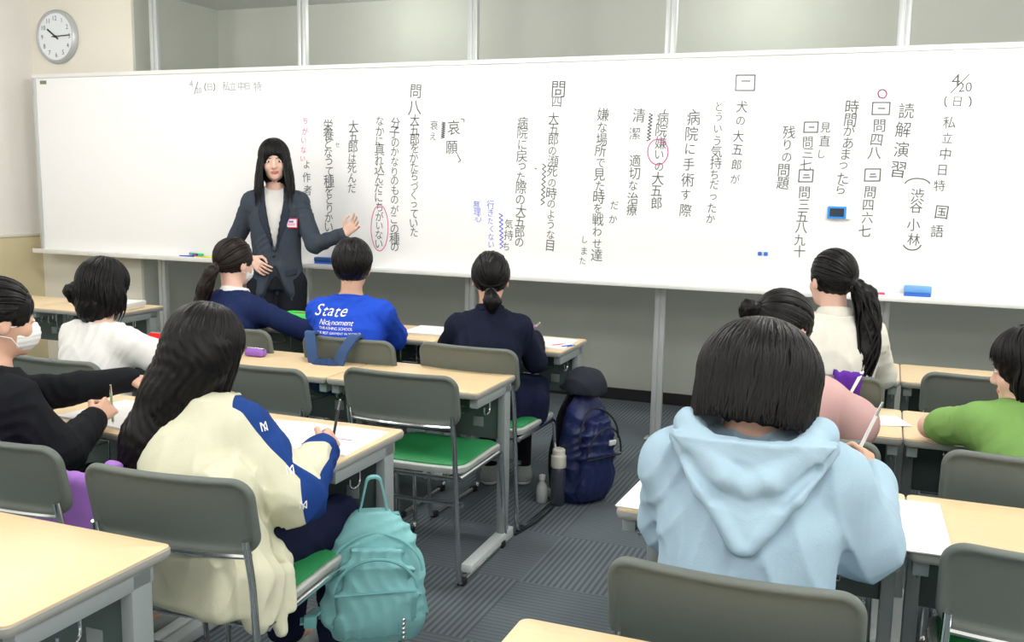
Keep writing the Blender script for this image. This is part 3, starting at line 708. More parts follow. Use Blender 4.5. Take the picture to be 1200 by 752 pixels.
class Person:
    def __init__(p, label, hip, yaw=0, sz=.90, z0=.42, lean=.03, side=0., hump=.02, bs=1., hs=1., neck=.055,
                 head=(0, 0, 0), hoff=(0, .035, .0), skin=None, vox=.006, legs=None, arms=None, hands=None, stand=False):
        p.label, p.hip, p.yaw, p.sz, p.z0, p.bs, p.hs, p.vox = label, hip, yaw, sz, z0, bs, hs, vox
        p.stand = stand; p.seed = abs(hash(label)) % 1000 if False else sum(map(ord, label)) % 997
        a = math.radians(yaw); p.R = np.array([[math.cos(a), -math.sin(a), 0], [math.sin(a), math.cos(a), 0], [0, 0, 1]])
        p.t = np.array([0, .15, .35, .6, .8, .95, 1.04, 1.1]); p.zs = z0+p.t*(sz-z0)
        p.w = np.array([.142, .142, .126, .134, .146, .136, .092, .052])*bs; p.d = np.array([.100, .106, .094, .098, .098, .082, .062, .046])*bs
        p.cx = side*p.t; p.cy = lean*np.clip(p.t, 0, 1.2)**1.4-hump*np.sin(np.pi*np.clip(p.t, 0, 1))
        p.at = lambda t: np.array([np.interp(t, p.t, p.cx), np.interp(t, p.t, p.cy), z0+t*(sz-z0)])
        p.nb = p.at(1.04)+np.array([0, .008, .0])
        p.hc = p.nb+np.array([hoff[0], hoff[1], neck+.105*hs+hoff[2]])
        p.M = rotm(*head); p.skin = skin or M_SKIN
        sh = p.at(.955); p.S = {'L': sh+np.array([-.134*bs, 0, -.014]), 'R': sh+np.array([.134*bs, 0, -.014])}
        p.arms = {'L': [np.array((-.195, .155, .735)), np.array((-.09, .345, .738))], 'R': [np.array((.195, .155, .735)), np.array((.09, .345, .738))]}
        p.arms.update({k: [p.loc(q) for q in v] for k, v in (arms or {}).items()})
        p.hands = hands or {}
        if legs is None:
            legs = {'L': [(-.085, .03, .50), (-.10, .38, .485), (-.10, .36, .085)], 'R': [(.085, .03, .50), (.10, .38, .485), (.10, .36, .085)]}
        p.legs = {k: [np.array(q) for q in v] for k, v in legs.items()}
        p.build_body()
    def loc(p, q): return p.R.T@(np.array(q, float)-np.array([p.hip[0], p.hip[1], 0]))
    def hd(p, x, y, z): return p.hc+p.M@(np.array([x, y, z])*p.hs)
    def bounds(p):
        pts = [p.hc+.16, p.hc-.16]+[q for v in p.arms.values() for q in v]+[q for v in p.legs.values() for q in v]+[np.array([-.2, -.16, p.z0]), np.array([.2, .2, p.z0])]
        pts = np.array(pts); lo, hi = pts.min(0)-.13, pts.max(0)+.13; lo[2] = max(lo[2], -.01); return lo, hi
    def finish(p, F, name, m, parent=None, mats=None, pick=None, attr=None):
        V, Q = F.mesh(); me = raw_mesh(name, V, Q)
        if attr is not None:
            at = me.attributes.new('stripe', 'FLOAT', 'POINT'); at.data.foreach_set('value', attr(V).astype(f32))
        for mm in ([m] if mats is None else mats): me.materials.append(mm)
        if pick is not None:
            C = V[Q].mean(1); N = np.cross(V[Q[:, 2]]-V[Q[:, 0]], V[Q[:, 3]]-V[Q[:, 1]]); N /= np.linalg.norm(N, axis=1)[:, None]+1e-9
            me.polygons.foreach_set('material_index', pick(C, N).astype(np.int32))
        o = link(name, me, None, parent)
        if parent is None:
            o.location = (p.hip[0], p.hip[1], 0); o.rotation_euler = (0, 0, math.radians(p.yaw))
        return o
    def ell(p, c, r): return ell(p.hd(*c), np.array(r)*p.hs, p.M)
    def build_body(p):
        lo, hi = p.bounds(); F = Field(lo, hi, p.vox); hs, bs = p.hs, p.bs
        F.put(loft(p.zs, p.cx, p.cy, p.w-.022, p.d-.022), .02)
        for k in 'LR':
            S = p.S[k]; F.put(cone(p.at(1.0), S, .045*bs, .042*bs), .03)
            if k in p.arms:
                E, W = p.arms[k]; F.put(cone(S, E, .040*bs, .034*bs), .02); F.put(cone(E, W, .033*bs, .022*bs), .015)
                h = p.hands.get(k)
                if h:
                    kw = dict(h); d = p.R.T@np.array(kw.pop('d')); n = p.R.T@np.array(kw.pop('n'))
                    hand_prims(F, W, d, n, -1 if k == 'R' else 1, s=kw.pop('s', .88), **kw)
            L = p.legs[k]; F.put(cone(L[0], L[1], .068*bs, .048*bs), .03); F.put(cone(L[1], L[2], .045*bs, .030*bs), .02)
            F.put(cone(L[2], L[2]+np.array([0, .11, -.045]), .032, .026), .02)
        F.put(cone(p.nb-np.array([0, 0, .03]), p.hd(0, -.022, -.05), .052*bs, .046*hs), .025)
        # head: skull, face, jaw, brow, nose, ears, lips
        F.put(p.ell((0, -.012, .028), (.072, .090, .080)), .02)
        F.put(p.ell((0, .022, -.022), (.060, .064, .078)), .03)
        F.put(p.ell((0, .040, -.070), (.044, .042, .034)), .025)
        F.put(p.ell((0, .070, -.088), (.020, .016, .015)), .02)
        for s in (-1, 1):
            F.put(p.ell((s*.036, .058, -.030), (.022, .022, .022)), .02)
            F.put(p.ell((s*.030, .088, .004), (.015, .012, .010)), .012, 's')
            F.put(p.ell((s*.030, .079, .002), (.013, .009, .009)), .006)
            F.put(p.ell((s*.073, -.004, -.012), (.009, .019, .030)), .006)
            F.put(p.ell((s*.083, .000, -.008), (.006, .009, .015)), .004, 's')
        F.put(cone(p.hd(0, .083, .006), p.hd(0, .099, -.028), .007*hs, .0105*hs), .012)
        F.put(p.ell((0, .092, -.033), (.016, .010, .008)), .008)
        F.put(p.ell((0, .084, -.055), (.021, .010, .0055)), .005); F.put(p.ell((0, .082, -.064), (.019, .010, .006)), .005)
        hc, M = p.hc, p.M
        def pick(C, N):
            q = (C-hc)@M/hs; return ((np.abs(q[:, 0])/.024)**2+((q[:, 2]+.0595)/.0105)**2 < 1) & (q[:, 1] > .07)
        p.o = p.finish(F, 'person', None, None, [p.skin, M_LIP], pick)
        tag(p.o, p.label, 'person')
        for s in (-1, 1):
            bm = bmesh.new(); bmesh.ops.create_uvsphere(bm, u_segments=14, v_segments=10, radius=1)
            R3 = Matrix(p.M.tolist()).to_4x4(); T = Matrix.Translation(Vector(p.hd(s*.030, .0815, .002)))
            bm.transform(T @ R3 @ Matrix.Diagonal((.0125*hs, .0075*hs, .0058*hs, 1))); e = bm_obj('eye', bm, M_EYEW, p.o)
            bm = bmesh.new(); bmesh.ops.create_uvsphere(bm, u_segments=10, v_segments=8, radius=1)
            T = Matrix.Translation(Vector(p.hd(s*.030, .0868, .0022))); bm.transform(T @ R3 @ Matrix.Diagonal((.0062*hs, .0032*hs, .0054*hs, 1))); bm_obj('iris', bm, M_IRIS, e)
            bm = bmesh.new(); tube(bm, [p.hd(s*x, y, z) for x, y, z in ((.014, .088, .019), (.030, .088, .024), (.047, .079, .020))], [.0018*hs, .0028*hs, .0014*hs], 6); bm_obj('eyebrow', bm, M_HAIR, p.o)
    # ---- clothes
    def top(p, name, m, grow=.012, hem=None, slv=(.056, .050, .040), cuff=1., fold=.004, fr=42, extra=None, k=.03, mats=None, pick=None, neckcut=None, vox=None, shw=.058, attr=None, cuffs=None):
        lo, hi = p.bounds(); F = Field(lo-.04, hi+.04, vox or p.vox); cuff0 = cuff
        zs = p.zs.copy(); w = p.w+grow; d = p.d+grow
        if hem is not None: zs[0] = hem
        F.put(loft(zs, p.cx, p.cy, w, d), .02)
        for s in 'LR':
            S = p.S[s]; F.put(cone(p.at(1.0)+np.array([0, 0, -.005]), S, shw*p.bs, (slv[0]+.002)*p.bs), k)
            if s in p.arms:
                E, W = p.arms[s]; cuff = (cuffs or {}).get(s, cuff0)
                if cuff <= .5: F.put(cone(S, S+(E-S)*cuff*2, slv[0]*p.bs, slv[1]*p.bs), k)
                else:
                    c = (cuff-.5)*2; F.put(cone(S, E, slv[0]*p.bs, slv[1]*p.bs), k); F.put(cone(E, E+(W-E)*c*.97, slv[1]*p.bs, slv[2]*p.bs), .02)
        if extra: extra(p, F)
        if fold: F.displace(folds(p.seed, fold, fr))
        if neckcut is not False:
            F.put(ell(p.nb+np.array([0, .012, .035]), (.058*p.bs, .062*p.bs, .030)), .006, 's')
        return p.finish(F, name, m, p.o, mats, pick, attr)
    def bottoms(p, name, m, r=(.082, .062, .055), down=.95, fold=.005, skirt=False):
        lo, hi = p.bounds(); F = Field(lo-.03, hi+.03, max(p.vox, .007))
        z0 = p.z0; F.put(loft([z0-.01, z0+.05, z0+.16], p.cx[:3]*0, [0, 0, p.cy[1]], p.w[:3]+.006, p.d[:3]+.006), .03)
        for k in 'LR':
            L = p.legs[k]; F.put(cone(L[0], L[1], r[0]*p.bs, r[1]*p.bs), .03)
            if not skirt: F.put(cone(L[1], L[1]+(L[2]-L[1])*down, r[1]*p.bs, r[2]*p.bs), .02)
        if skirt:
            a, b = p.legs['L'], p.legs['R']; F.put(rbox((a[0]+b[0])/2*.45+(a[1]+b[1])/2*.55-np.array([-.035, 0, .01]), (.215*p.bs, .23, .085), .06), .05)
        if fold: F.displace(folds(p.seed+7, fold, 30))
        return p.finish(F, name, m, p.o)
    def shoes(p, m, sole):
        for k in 'LR':
            L = p.legs[k]; a = np.array([L[2][0], L[2][1]-.03, .038]); b = a+np.array([0, .17, -.008])
            F = Field(np.minimum(a, b)-.07, np.maximum(a, b)+.09, .006)
            F.put(cone(a, b, .042, .036), .02); F.put(cone(a+np.array([0, .02, 0]), L[2]+np.array([0, .0, .0]), .036, .038), .03)
            F.put(rbox(a+np.array([0, .08, -.09]), (.2, .3, .055), .002), .004, 's')
            o = p.finish(F, 'shoe', m, p.o)
            G = Field(np.minimum(a, b)-.08, np.maximum(a, b)+.09, .006)
            G.put(cone(a, b, .046, .040), .02); G.put(rbox(a+np.array([0, .08, .05]), (.2, .3, .068), .002), .003, 's'); G.put(rbox(a+np.array([0, .08, -.098]), (.2, .3, .06), .002), .003, 's')
            p.finish(G, 'sole', sole, o)
    def collar(p, m, r=.012, rad=(.058, .062), dz=.022, tilt=.012, name='collar'):
        bm = bmesh.new(); c = p.nb+np.array([0, .010, dz]); pts = []
        for i in range(25):
            a = 2*math.pi*i/24+math.pi/2; pts.append((c[0]+rad[0]*p.bs*math.cos(a), c[1]+rad[1]*p.bs*math.sin(a), c[2]-tilt*math.sin(a)))
        tube(bm, pts, r, 8, 1.6); return bm_obj(name, bm, m, p.o)
    def mask(p):
        lo, hi = p.hc-.14, p.hc+.14; F = Field(lo, hi, .0045)
        F.put(p.ell((0, .034, -.045), (.060, .068, .058)), .02); F.put(p.ell((0, .085, -.040), (.030, .026, .035)), .03)
        F.put(rbox(p.hd(0, -.060, 0), np.array((.2, .095, .2))*p.hs, .004, p.M), .004, 's')
        F.put(rbox(p.hd(0, 0, .165), np.array((.2, .25, .17))*p.hs, .004, p.M), .006, 's')
        F.displace(lambda x, y, z: .0012*np.sin((z-p.hc[2])*420))
        o = p.finish(F, 'face_mask', cloth('mask_white', (.84, .85, .86), .8, .01), p.o)
        bm = bmesh.new()
        for s in (-1, 1):
            for z in (-.012, -.075):
                tube(bm, [p.hd(s*.060, .042, z), p.hd(s*.070, .018, (z-.01)/2-.005), p.hd(s*.079, -.014, -.006 if z > -.05 else -.04)], .0016*p.hs, 6)
        bm_obj('ear_loop', bm, M_PAPER, o)
    # ---- hair
    def hair(p, style, m=None, sc=1.0, scx=1.0, n=170, zend=-.115, tie=(0, -.9, -.15), tail=None, tr=None, bangs=True, front=48, hang=None, length=None, seed=1, side=0., tw=.009, puff=.012, ears=True, inw=.010):
        r = np.random.RandomState(seed+p.seed); e = np.array([.083*scx, .104, .098])*sc*p.hs; hc = p.hd(0, -.012, .026); M = p.M
        if style == 'short': sc = 1.0
        ext = [hc-.16*sc, hc+.16*sc]+([p.hc+p.M@np.array(t) for t in tail] if tail is not None else [])
        if hang is not None: ext += [hc+np.array(hang)+s*.09 for s in (-1, 1)]
        if length: ext += [hc-np.array([.12, .12, .1+length]), hc+np.array([.12, .12, 0])]
        ext = np.array(ext); F = Field(ext.min(0)-.06, ext.max(0)+.06, .0055)
        F.put(ell(hc, e, M), .02)
        if style in ('bob',):
            F.put(ell(p.hd(0, -.022, -.035), np.array((.090*scx, .094, .098))*sc*p.hs, M), .03)
            F.put(rbox(p.hd(0, 0, zend-.15), np.array((.3, .3, .15))*p.hs, .01, M), .012, 's')
        if style in ('long', 'hang'):
            F.put(ell(p.hd(0, -.028, -.05), np.array((.080, .078, .10))*sc*p.hs, M), .03)
        F.put(p.ell((0, .128, -.042), (.070, .086, .094)), .012, 's')
        if style in ('pony', 'short', 'bun'):
            for s in (-1, 1): F.put(p.ell((s*.088, .026, -.052), (.030, .046, .056)), .012, 's')
            F.put(rbox(p.hd(0, .02, -.155), np.array((.2, .2, .085))*p.hs, .02, M), .02, 's')
        out = [[], []]
        def ray(az, ph, off=1.):
            d = np.stack([np.sin(az)*np.sin(ph), np.cos(az)*np.sin(ph), np.cos(ph)], -1); return hc+(d*e*off)@M.T
        if style in ('pony', 'bun'):
            T = nrm(tie)
            for i in range(n):
                az = r.uniform(-math.pi, math.pi); a = abs(az)
                ph = math.radians(np.interp(a, [0, .6, 1.2, 2.0, 2.6, math.pi], [50, 56, 84, 108, 122, 126]))
                D0 = nrm((math.sin(az)*math.sin(ph), math.cos(az)*math.sin(ph), math.cos(ph)))
                om = math.acos(np.clip(D0@T, -1, 1)); u = np.linspace(0, 1, 12)
                D = (np.sin((1-u)*om)[:, None]*D0+np.sin(u*om)[:, None]*T)/math.sin(om+1e-6)
                strand_tube(hc+(D*e*r.uniform(.985, 1.02))@M.T, hc, r.uniform(.004, .008), .0035, out)
        elif style == 'cap':
            for i in range(n):
                az = r.uniform(-math.pi, math.pi)
                if abs(az) < math.radians(front): continue
                pe = math.acos(max(-.95, zend*p.hs/e[2]*r.uniform(.80, 1.03)))
                ph = np.linspace(.06+.5*r.rand()**2, pe, 16); off = r.uniform(.985, 1.02)
                q = hc+(np.stack([np.sin(az+.05*np.sin(ph*3+i))*np.sin(np.minimum(ph, 1.75)), np.cos(az+.05*np.sin(ph*3+i))*np.sin(np.minimum(ph, 1.75)), np.cos(ph)], -1)*e*off)@M.T
                strand_tube(q, hc, r.uniform(.5, 1)*tw, .004, out)
            F.put(rbox(p.hd(0, 0, zend-.15), np.array((.3, .3, .15))*p.hs, .01, M), .045, 's')
        else:
            for i in range(n):
                az = r.uniform(-math.pi, math.pi); a = math.degrees(abs(az))
                isf = a < front
                if style == 'short':
                    phe = math.radians(np.interp(a, [0, 45, 75, 100, 140, 180], [66, 70, 86, 92, 118, 124])+r.uniform(-9, 5)); ph0 = r.uniform(.0, .9)*phe*.8
                    ph = np.linspace(ph0, phe, 9); strand_tube(ray(az+.25*np.sin(ph*2+r.rand()*6)*.6, ph, r.uniform(.99, 1.035)), hc, r.uniform(.004, .008), .004, out); continue
                if isf:
                    if not bangs: continue
                    ph = np.linspace(.25, math.radians(np.interp(a, [0, front], [80, 90])+r.uniform(-4, 5)), 10)
                    strand_tube(ray(az*np.linspace(.8, 1, 10)+.03*r.randn(), ph, r.uniform(1., 1.03)), hc, r.uniform(.003, .006), .003, out); continue
                ph = np.linspace(.08, math.radians(92), 10); off = r.uniform(.985, 1.03)
                top_ = ray(az*np.ones(10)+.05*r.randn(), ph, off)
                ze = (length if length else -zend)*r.uniform(.9, 1.04); q = (M.T@(top_[-1]-hc))[2]
                L_ = max(.03, ze+q+.02) if not length else length*r.uniform(.8, 1.05)
                u = np.linspace(.06, 1, 14)[:, None]; dirv = (top_[-1]-hc)*np.array([1, 1, 0]); dirv /= np.linalg.norm(dirv)+1e-6
                low = top_[-1]+np.array([0, 0, -1.])*u*L_+dirv*(puff*np.sin(np.pi*u)-inw*u**2)
                if hang is not None:
                    hv = np.array(hang); g = .75*u**1.3; low = low*(1-g)+(hc+hv*np.array([1, 1, 0])+np.array([0, 0, 1])*(low[:, 2:3]-hc[2])+np.concatenate([dirv[:2]*.055, [0]]))*g
                low += np.array([1, 0, 0])*.003*np.sin(u*7+r.rand()*6)
                strand_tube(np.concatenate([top_, low]), hc, r.uniform(.5, 1)*tw, .0045, out)
                if hang is not None or length:
                    pass
            if hang is not None:
                hv = np.array(hang); pts = [hc+np.array([0, -.03, -.03])]+[hc+hv*np.array([g, g, 1])*np.array([1, 1, g]) for g in (.35, .65, .92)]
                chain(F, pts, [.085*sc, .078*sc, .066*sc, .035*sc], .04)
        if tail is not None:
            pts = [p.hc+p.M@np.array(t) for t in tail]; chain(F, pts, [max(.006, q*.86) for q in tr], .02)
            P = np.array(pts); s = np.linspace(0, len(P)-1, 26); ip = np.stack([np.interp(s, np.arange(len(P)), P[:, j]) for j in range(3)], 1); ir = np.interp(s, np.arange(len(P)), tr)
            for j in range(3): ip[:, j] = np.convolve(np.pad(ip[:, j], 2, 'edge'), np.ones(5)/5, 'valid')
            for i in range(70):
                a = r.rand()*6.28; q = math.sqrt(r.rand())*1.0; wv = .5*np.sin(s*2+r.rand()*6)
                off = np.stack([np.cos(a+wv)*ir*q, np.sin(a+wv)*ir*q, np.zeros(26)], 1)
                e_ = 26-r.randint(0, 5); strand_tube((ip+off)[:e_], p.hc, r.uniform(.004, .008), .004, out)
        F.displace(lambda x, y, z: .0016*np.sin(260*x+6*np.sin(30*z))+.0012*np.sin(300*y+6*np.sin(25*z)))
        V, Q = F.mesh(); b = len(V); V2 = np.concatenate([V]+out[0]); Q2 = np.concatenate([Q]+[q+b for q in out[1]])
        me = raw_mesh('hair', V2, Q2); return link('hair', me, m or M_HAIR, p.o)
    def tie_ring(p, c, r, m, d=(0, -1, 0)):
        bm = bmesh.new(); q = p.hc+p.M@np.array(c); d = nrm(p.M@np.array(d)); u = nrm(np.cross(d, (.3, .1, 1))); v = np.cross(d, u)
        tube(bm, [q+(u*math.cos(2*math.pi*i/16)+v*math.sin(2*math.pi*i/16))*r for i in range(17)], .006, 8); bm_obj('hair_tie', bm, m, p.o)

C_NAVY = cloth('navy_knit', (.014, .024, .085)); C_NAVYD = cloth('dark_navy', (.008, .011, .035)); C_BLUE = cloth('royal_blue', (.018, .075, .55))
C_BLACK = cloth('black', (.010, .011, .014)); C_BLACKN = cloth('blue_black', (.009, .012, .028)); C_WHITE = cloth('white', (.74, .735, .72)); C_CREAM = cloth('cream', (.64, .64, .49))
C_STRIPE = cloth('jacket_blue', (.016, .055, .24)); C_HOOD = cloth('pale_blue', (.36, .50, .61)); C_PINK = cloth('dusty_pink', (.58, .37, .36))
C_KNIT = cloth('off_white_knit', (.66, .65, .59)); C_GREEN = cloth('leaf_green', (.19, .35, .10)); C_SUIT = cloth('charcoal_suit', (.050, .063, .085)); C_SUITD = cloth('dark_trousers', (.015, .017, .024))
C_GREY = cloth('grey_trousers', (.10, .105, .115)); C_DENIM = cloth('denim', (.05, .085, .17))
M_SHOEG = mat('grey_shoe', (.30, .34, .33), .6); M_SHOEW = mat('white_shoe_sole', (.75, .76, .73), .6); M_SHOEB = mat('black_shoe', (.02, .02, .022), .4)
GRIP = dict(curl=(48, 50, 35), tcurl=1.0, spread=.02); REST = dict(curl=(16, 22, 15), tcurl=.4)
def project_print(p, target, text, size, cx, cz, m, name, side=-1, shear=0., maxw=None, yaw=None, label=None, d0=None, normal_off=.0025):
    """text mesh laid onto the cloth (local frame of the person)"""
    from mathutils.bvhtree import BVHTree
    me = target.data; bvh = BVHTree.FromPolygons([v.co for v in me.vertices], [tuple(q.vertices) for q in me.polygons])
    V, F = [], []; x = 0.
    bm = bmesh.new(); gx = 0.
    for ch in text:
        if ch == ' ': gx += .3*size; continue
        gv, gf = glyph(ch); w = (gv[:, 0].max()-gv[:, 0].min())*size
        vs = [bm.verts.new((gx+w/2+u*size+shear*v*size, v*size+(0 if ch.isupper() else -.09*size), 0)) for u, v in gv]
        for f in gf:
            try: bm.faces.new([vs[i] for i in f])
            except ValueError: pass
        gx += w+.07*size
    bmesh.ops.triangulate(bm, faces=bm.faces[:])
    a = math.radians(yaw if yaw is not None else 0); n = Vector((math.sin(a), -math.cos(a), 0)); r = Vector((math.cos(a), math.sin(a), 0))
    o0 = Vector((cx, d0 or 0., cz)); ok = True
    for v in bm.verts:
        st = o0+r*(v.co.x-gx/2)+Vector((0, 0, v.co.y))+n*.5
        h = bvh.ray_cast(st, -n)
        if h[0] is not None: v.co = h[0]+n*normal_off
        else: v.co = st-n*.5; v.tag = True
    bmesh.ops.delete(bm, geom=[v for v in bm.verts if v.tag], context='VERTS')
    o = bm_obj(name, bm, m, p.o, smooth=False)
    if label: o['label'] = label
    return o
M_PRINT = mat('white_print', (.86, .86, .88), .7)

# --- teacher
tch = Person('person in dark grey suit standing at the whiteboard with one arm out', (-3.46, 4.88), yaw=-150, sz=1.375, z0=.82, lean=.02, side=.0, hump=.0, bs=1.0, hs=1.02, neck=.085,
   head=(4, 4, 3), hoff=(0, .02, -.01), skin=M_SKIN2, vox=.0052,
   arms={'L': [(-3.20, 4.90, 1.085), (-2.975, 4.88, 1.165)], 'R': [(-3.74, 4.83, 1.07), (-3.515, 4.70, 1.00)]},
   hands={'L': dict(d=(.75, -.1, .62), n=(.45, -.75, .35), s=.98, curl=(8, 14, 10), spread=.16, tcurl=-.1), 'R': dict(d=(.72, -.12, -.42), n=(.15, .9, -.25), s=.98, curl=(16, 22, 14), tcurl=.3)},
   legs={'L': [(-.085, 0, .84), (-.09, .02, .46), (-.09, -.02, .085)], 'R': [(.085, 0, .84), (.09, .03, .46), (.09, 0, .085)]})
tch.bottoms('trousers', C_SUITD, r=(.098, .076, .066), down=.98, fold=.003)
tch.shoes(M_SHOEB, M_BLACK)
tch.top('blouse', C_WHITE, grow=.002, slv=(.044, .040, .034), cuff=.96, cuffs={'R': .5}, fold=.002)
def vcut(p, F):
    z1 = 1.06; lo, hi = A(-.16, -.0, z1), A(.16, .35, 1.6)
    def fn(x, y, z):
        return np.maximum(np.maximum(np.abs(x)-np.clip((z-z1)*.19, 0, .055), -(y-.03)), z1-z).astype(f32)
    for s in (-1, 1):
        pts = [p.at(.43)+np.array([0, .118, 0]), np.array([s*.034, .118, 1.21]), np.array([s*.056, .085, 1.33]), np.array([s*.062, -.01, 1.415])]
        chain(F, pts, [.010, .014, .014, .012], .012)
        F.put(cone((s*.03, .105, .94), (s*.075, .10, .80), .035, .03), .03)
    F.put((fn, lo, hi), .006, 's')
    F.put(cone((0, .13, .66), (0, .14, .95), .125, .003), .02, 's')
jk = tch.top('suit_jacket', C_SUIT, grow=.017, hem=.74, slv=(.062, .052, .041), cuff=.97, cuffs={'R': .54}, fold=.0045, extra=vcut, neckcut=False)
bm = bmesh.new()
for z in (1.02, .955):
    bmesh.ops.create_uvsphere(bm, u_segments=10, v_segments=6, radius=.009, matrix=Matrix.Translation((.004, .128, z)))
bm_obj('button', bm, M_BLACK, tch.o)
def badge(p):
    from mathutils.bvhtree import BVHTree
    me = jk.data; bvh = BVHTree.FromPolygons([v.co for v in me.vertices], [tuple(q.vertices) for q in me.polygons])
    h = bvh.ray_cast(Vector((-.095, .6, 1.215)), Vector((0, -1, 0))); y = (h[0].y if h[0] else .12)+.008
    b = bx('name_badge', mat('badge_red', (.70, .05, .10), .4), (-.135, -.058, y-.004, y+.002, 1.185, 1.243), p.o, bev=.003); b['label'] = 'pink-red name badge'
    bx('card', mat('badge_card', (.85, .74, .78), .4), (-.129, -.064, y+.002, y+.0028, 1.191, 1.237), b)
    bx('card_print', mat('badge_print', (.16, .12, .6), .5), (-.112, -.084, y+.0028, y+.0034, 1.218, 1.229), b)
    bm = bmesh.new()
    for z in (1.209, 1.201): box(bm, -.122, -.072, y+.0028, y+.0034, z, z+.004)
    bm_obj('card_lines', bm, mat('badge_lines', (.75, .2, .35), .5), b)
badge(tch)
def panel(p, target, name, m, pts, th=.005, sgn=1):
    """flat cloth piece laid on the front (+y) of the jacket"""
    from mathutils.bvhtree import BVHTree
    me = target.data; bvh = BVHTree.FromPolygons([v.co for v in me.vertices], [tuple(q.vertices) for q in me.polygons])
    bm = bmesh.new(); bm.faces.new([bm.verts.new((sgn*x, 0, z)) for x, z in pts])
    bmesh.ops.triangulate(bm, faces=bm.faces[:]); bmesh.ops.subdivide_edges(bm, edges=bm.edges[:], cuts=5, use_grid_fill=True)
    for v in bm.verts:
        h = bvh.ray_cast(Vector((v.co.x, .6, v.co.z)), Vector((0, -1, 0))); v.co.y = (h[0].y if h[0] is not None else .1)+.003
    o = bm_obj(name, bm, m, p.o, angle=80); md = o.modifiers.new('thickness', 'SOLIDIFY'); md.thickness = th; md.offset = 0; return o
C_LAPEL = cloth('suit_lapel', (.034, .043, .062))
for s_ in (-1, 1):
    panel(tch, jk, 'lapel', C_LAPEL, [(.014, 1.07), (.084, 1.235), (.070, 1.262), (.092, 1.285), (.080, 1.335), (.058, 1.345), (.040, 1.235)], sgn=s_)
for s_ in (-1, 1):
    panel(tch, jk, 'pocket_flap', C_LAPEL, [(.060, .93), (.125, .94), (.125, .905), (.060, .895)], sgn=s_)
tch.hair('hang', sc=1.06, n=190, length=.275, front=40, tw=.010, puff=.012, inw=-.03, seed=3)

# --- ponytailed child in navy
p = Person('child in navy cardigan with ponytail and mask, seated in front of the standing teacher', (-2.965, 3.79), yaw=-6, sz=.88, lean=.07, side=-.05, hump=.03, head=(-6, 8, 0), hoff=(-.02, .03, 0), skin=M_SKIN2,
   arms={'R': [(-2.62, 3.93, .74), (-2.63, 4.14, .738)]}, hands={'L': dict(d=(.5, .8, -.1), n=(0, 0, -1), **REST), 'R': dict(d=(-.2, 1, -.1), n=(0, 0, -1), **REST)})
p.bottoms('trousers', C_NAVYD); p.shoes(M_SHOEG, M_SHOEW)
p.top('navy_cardigan', C_NAVY, grow=.014, slv=(.060, .052, .040), fold=.0045); p.collar(C_WHITE, .013, name='white_collar')
p.mask(); p.hair('pony', M_HAIRB, tie=(-.12, -.86, -.52), tail=[(-.01, -.10, -.035), (-.02, -.125, -.06), (-.04, -.13, -.13), (-.065, -.13, -.21), (-.08, -.12, -.28)], tr=[.022, .034, .040, .034, .012], seed=11, n=210)
p.tie_ring((-.012, -.104, -.038), .022, M_BLACK)

# --- boy in blue
p = Person('seated boy in a bright blue shirt with white lettering across the back', (-2.27, 3.79), yaw=14, sz=.895, lean=.05, side=-.03, hump=.03, bs=1.06, head=(8, 4, 0), hoff=(.0, .03, 0),
   arms={'R': [(-2.175, 4.00, .735), (-2.29, 4.17, .738)], 'L': [(-2.466, 3.92, .735), (-2.43, 4.14, .738)]}, hands={'L': dict(d=(.3, 1, -.1), n=(0, 0, -1), **REST), 'R': dict(d=(-.5, .9, -.1), n=(0, 0, -1), **REST)})
p.bottoms('trousers', C_GREY); p.shoes(M_SHOEG, M_SHOEW)
tp = p.top('blue_shirt', C_BLUE, grow=.018, slv=(.062, .060, .056), cuff=.62, fold=.005); p.collar(C_BLUE, .009, (.062, .064), .012, .018)
for txt, sz_, cx, cz, sh in (('State', .072, -.088, .884, .35), ('Nicknoment', .034, -.058, .834, .30), ('THRASHING SCHOOL', .0175, -.058, .808, 0), ('THE BEST GARMENT IN WORLD', .0150, -.045, .787, 0), ('original clothing', .014, -.045, .768, .1)):
    project_print(p, tp, txt, sz_, cx, cz, M_PRINT, 'shirt_print', shear=sh, d0=0.)
p.hair('short', sc=1.10, n=460, seed=4)

# --- child in black jacket
p = Person('child in black jacket with low tied hair, writing with a purple pen', (-1.60, 3.80), yaw=18, sz=.875, lean=.05, hump=.03, bs=.98, head=(3, 4, 0),
   arms={'R': [(-1.45, 4.0, .675), (-1.54, 4.24, .745)]}, legs={'L': [(-.085, .03, .50), (-.05, .38, .485), (-.02, .46, .085)], 'R': [(.085, .03, .50), (.14, .38, .485), (.145, .48, .085)]}, hands={'L': dict(d=(.4, .9, -.1), n=(0, 0, -1), **REST), 'R': dict(d=(-.6, .7, .0), n=(-.55, .2, -.8), **GRIP)})
blk = p
p.bottoms('skirt', C_NAVYD, skirt=True); p.shoes(M_SHOEG, M_SHOEW)
p.top('black_jacket', C_BLACKN, grow=.014, slv=(.060, .052, .042), fold=.004); p.collar(C_BLACKN, .012, (.056, .06), .030)
F = Field(*p.bounds(), .007)
for k in 'LR':
    L = p.legs[k]; F.put(cone(L[1], L[2]+np.array([0, 0, -.005]), .050, .036), .02)
p.finish(F, 'tights', C_BLACK, p.o)
p.hair('bun', tie=(.06, -.80, -.60), tail=[(.005, -.095, -.065), (.012, -.115, -.095), (.012, -.105, -.130)], tr=[.024, .040, .024], seed=21, n=220)
p.tie_ring((.004, -.092, -.062), .022, M_BLACK)

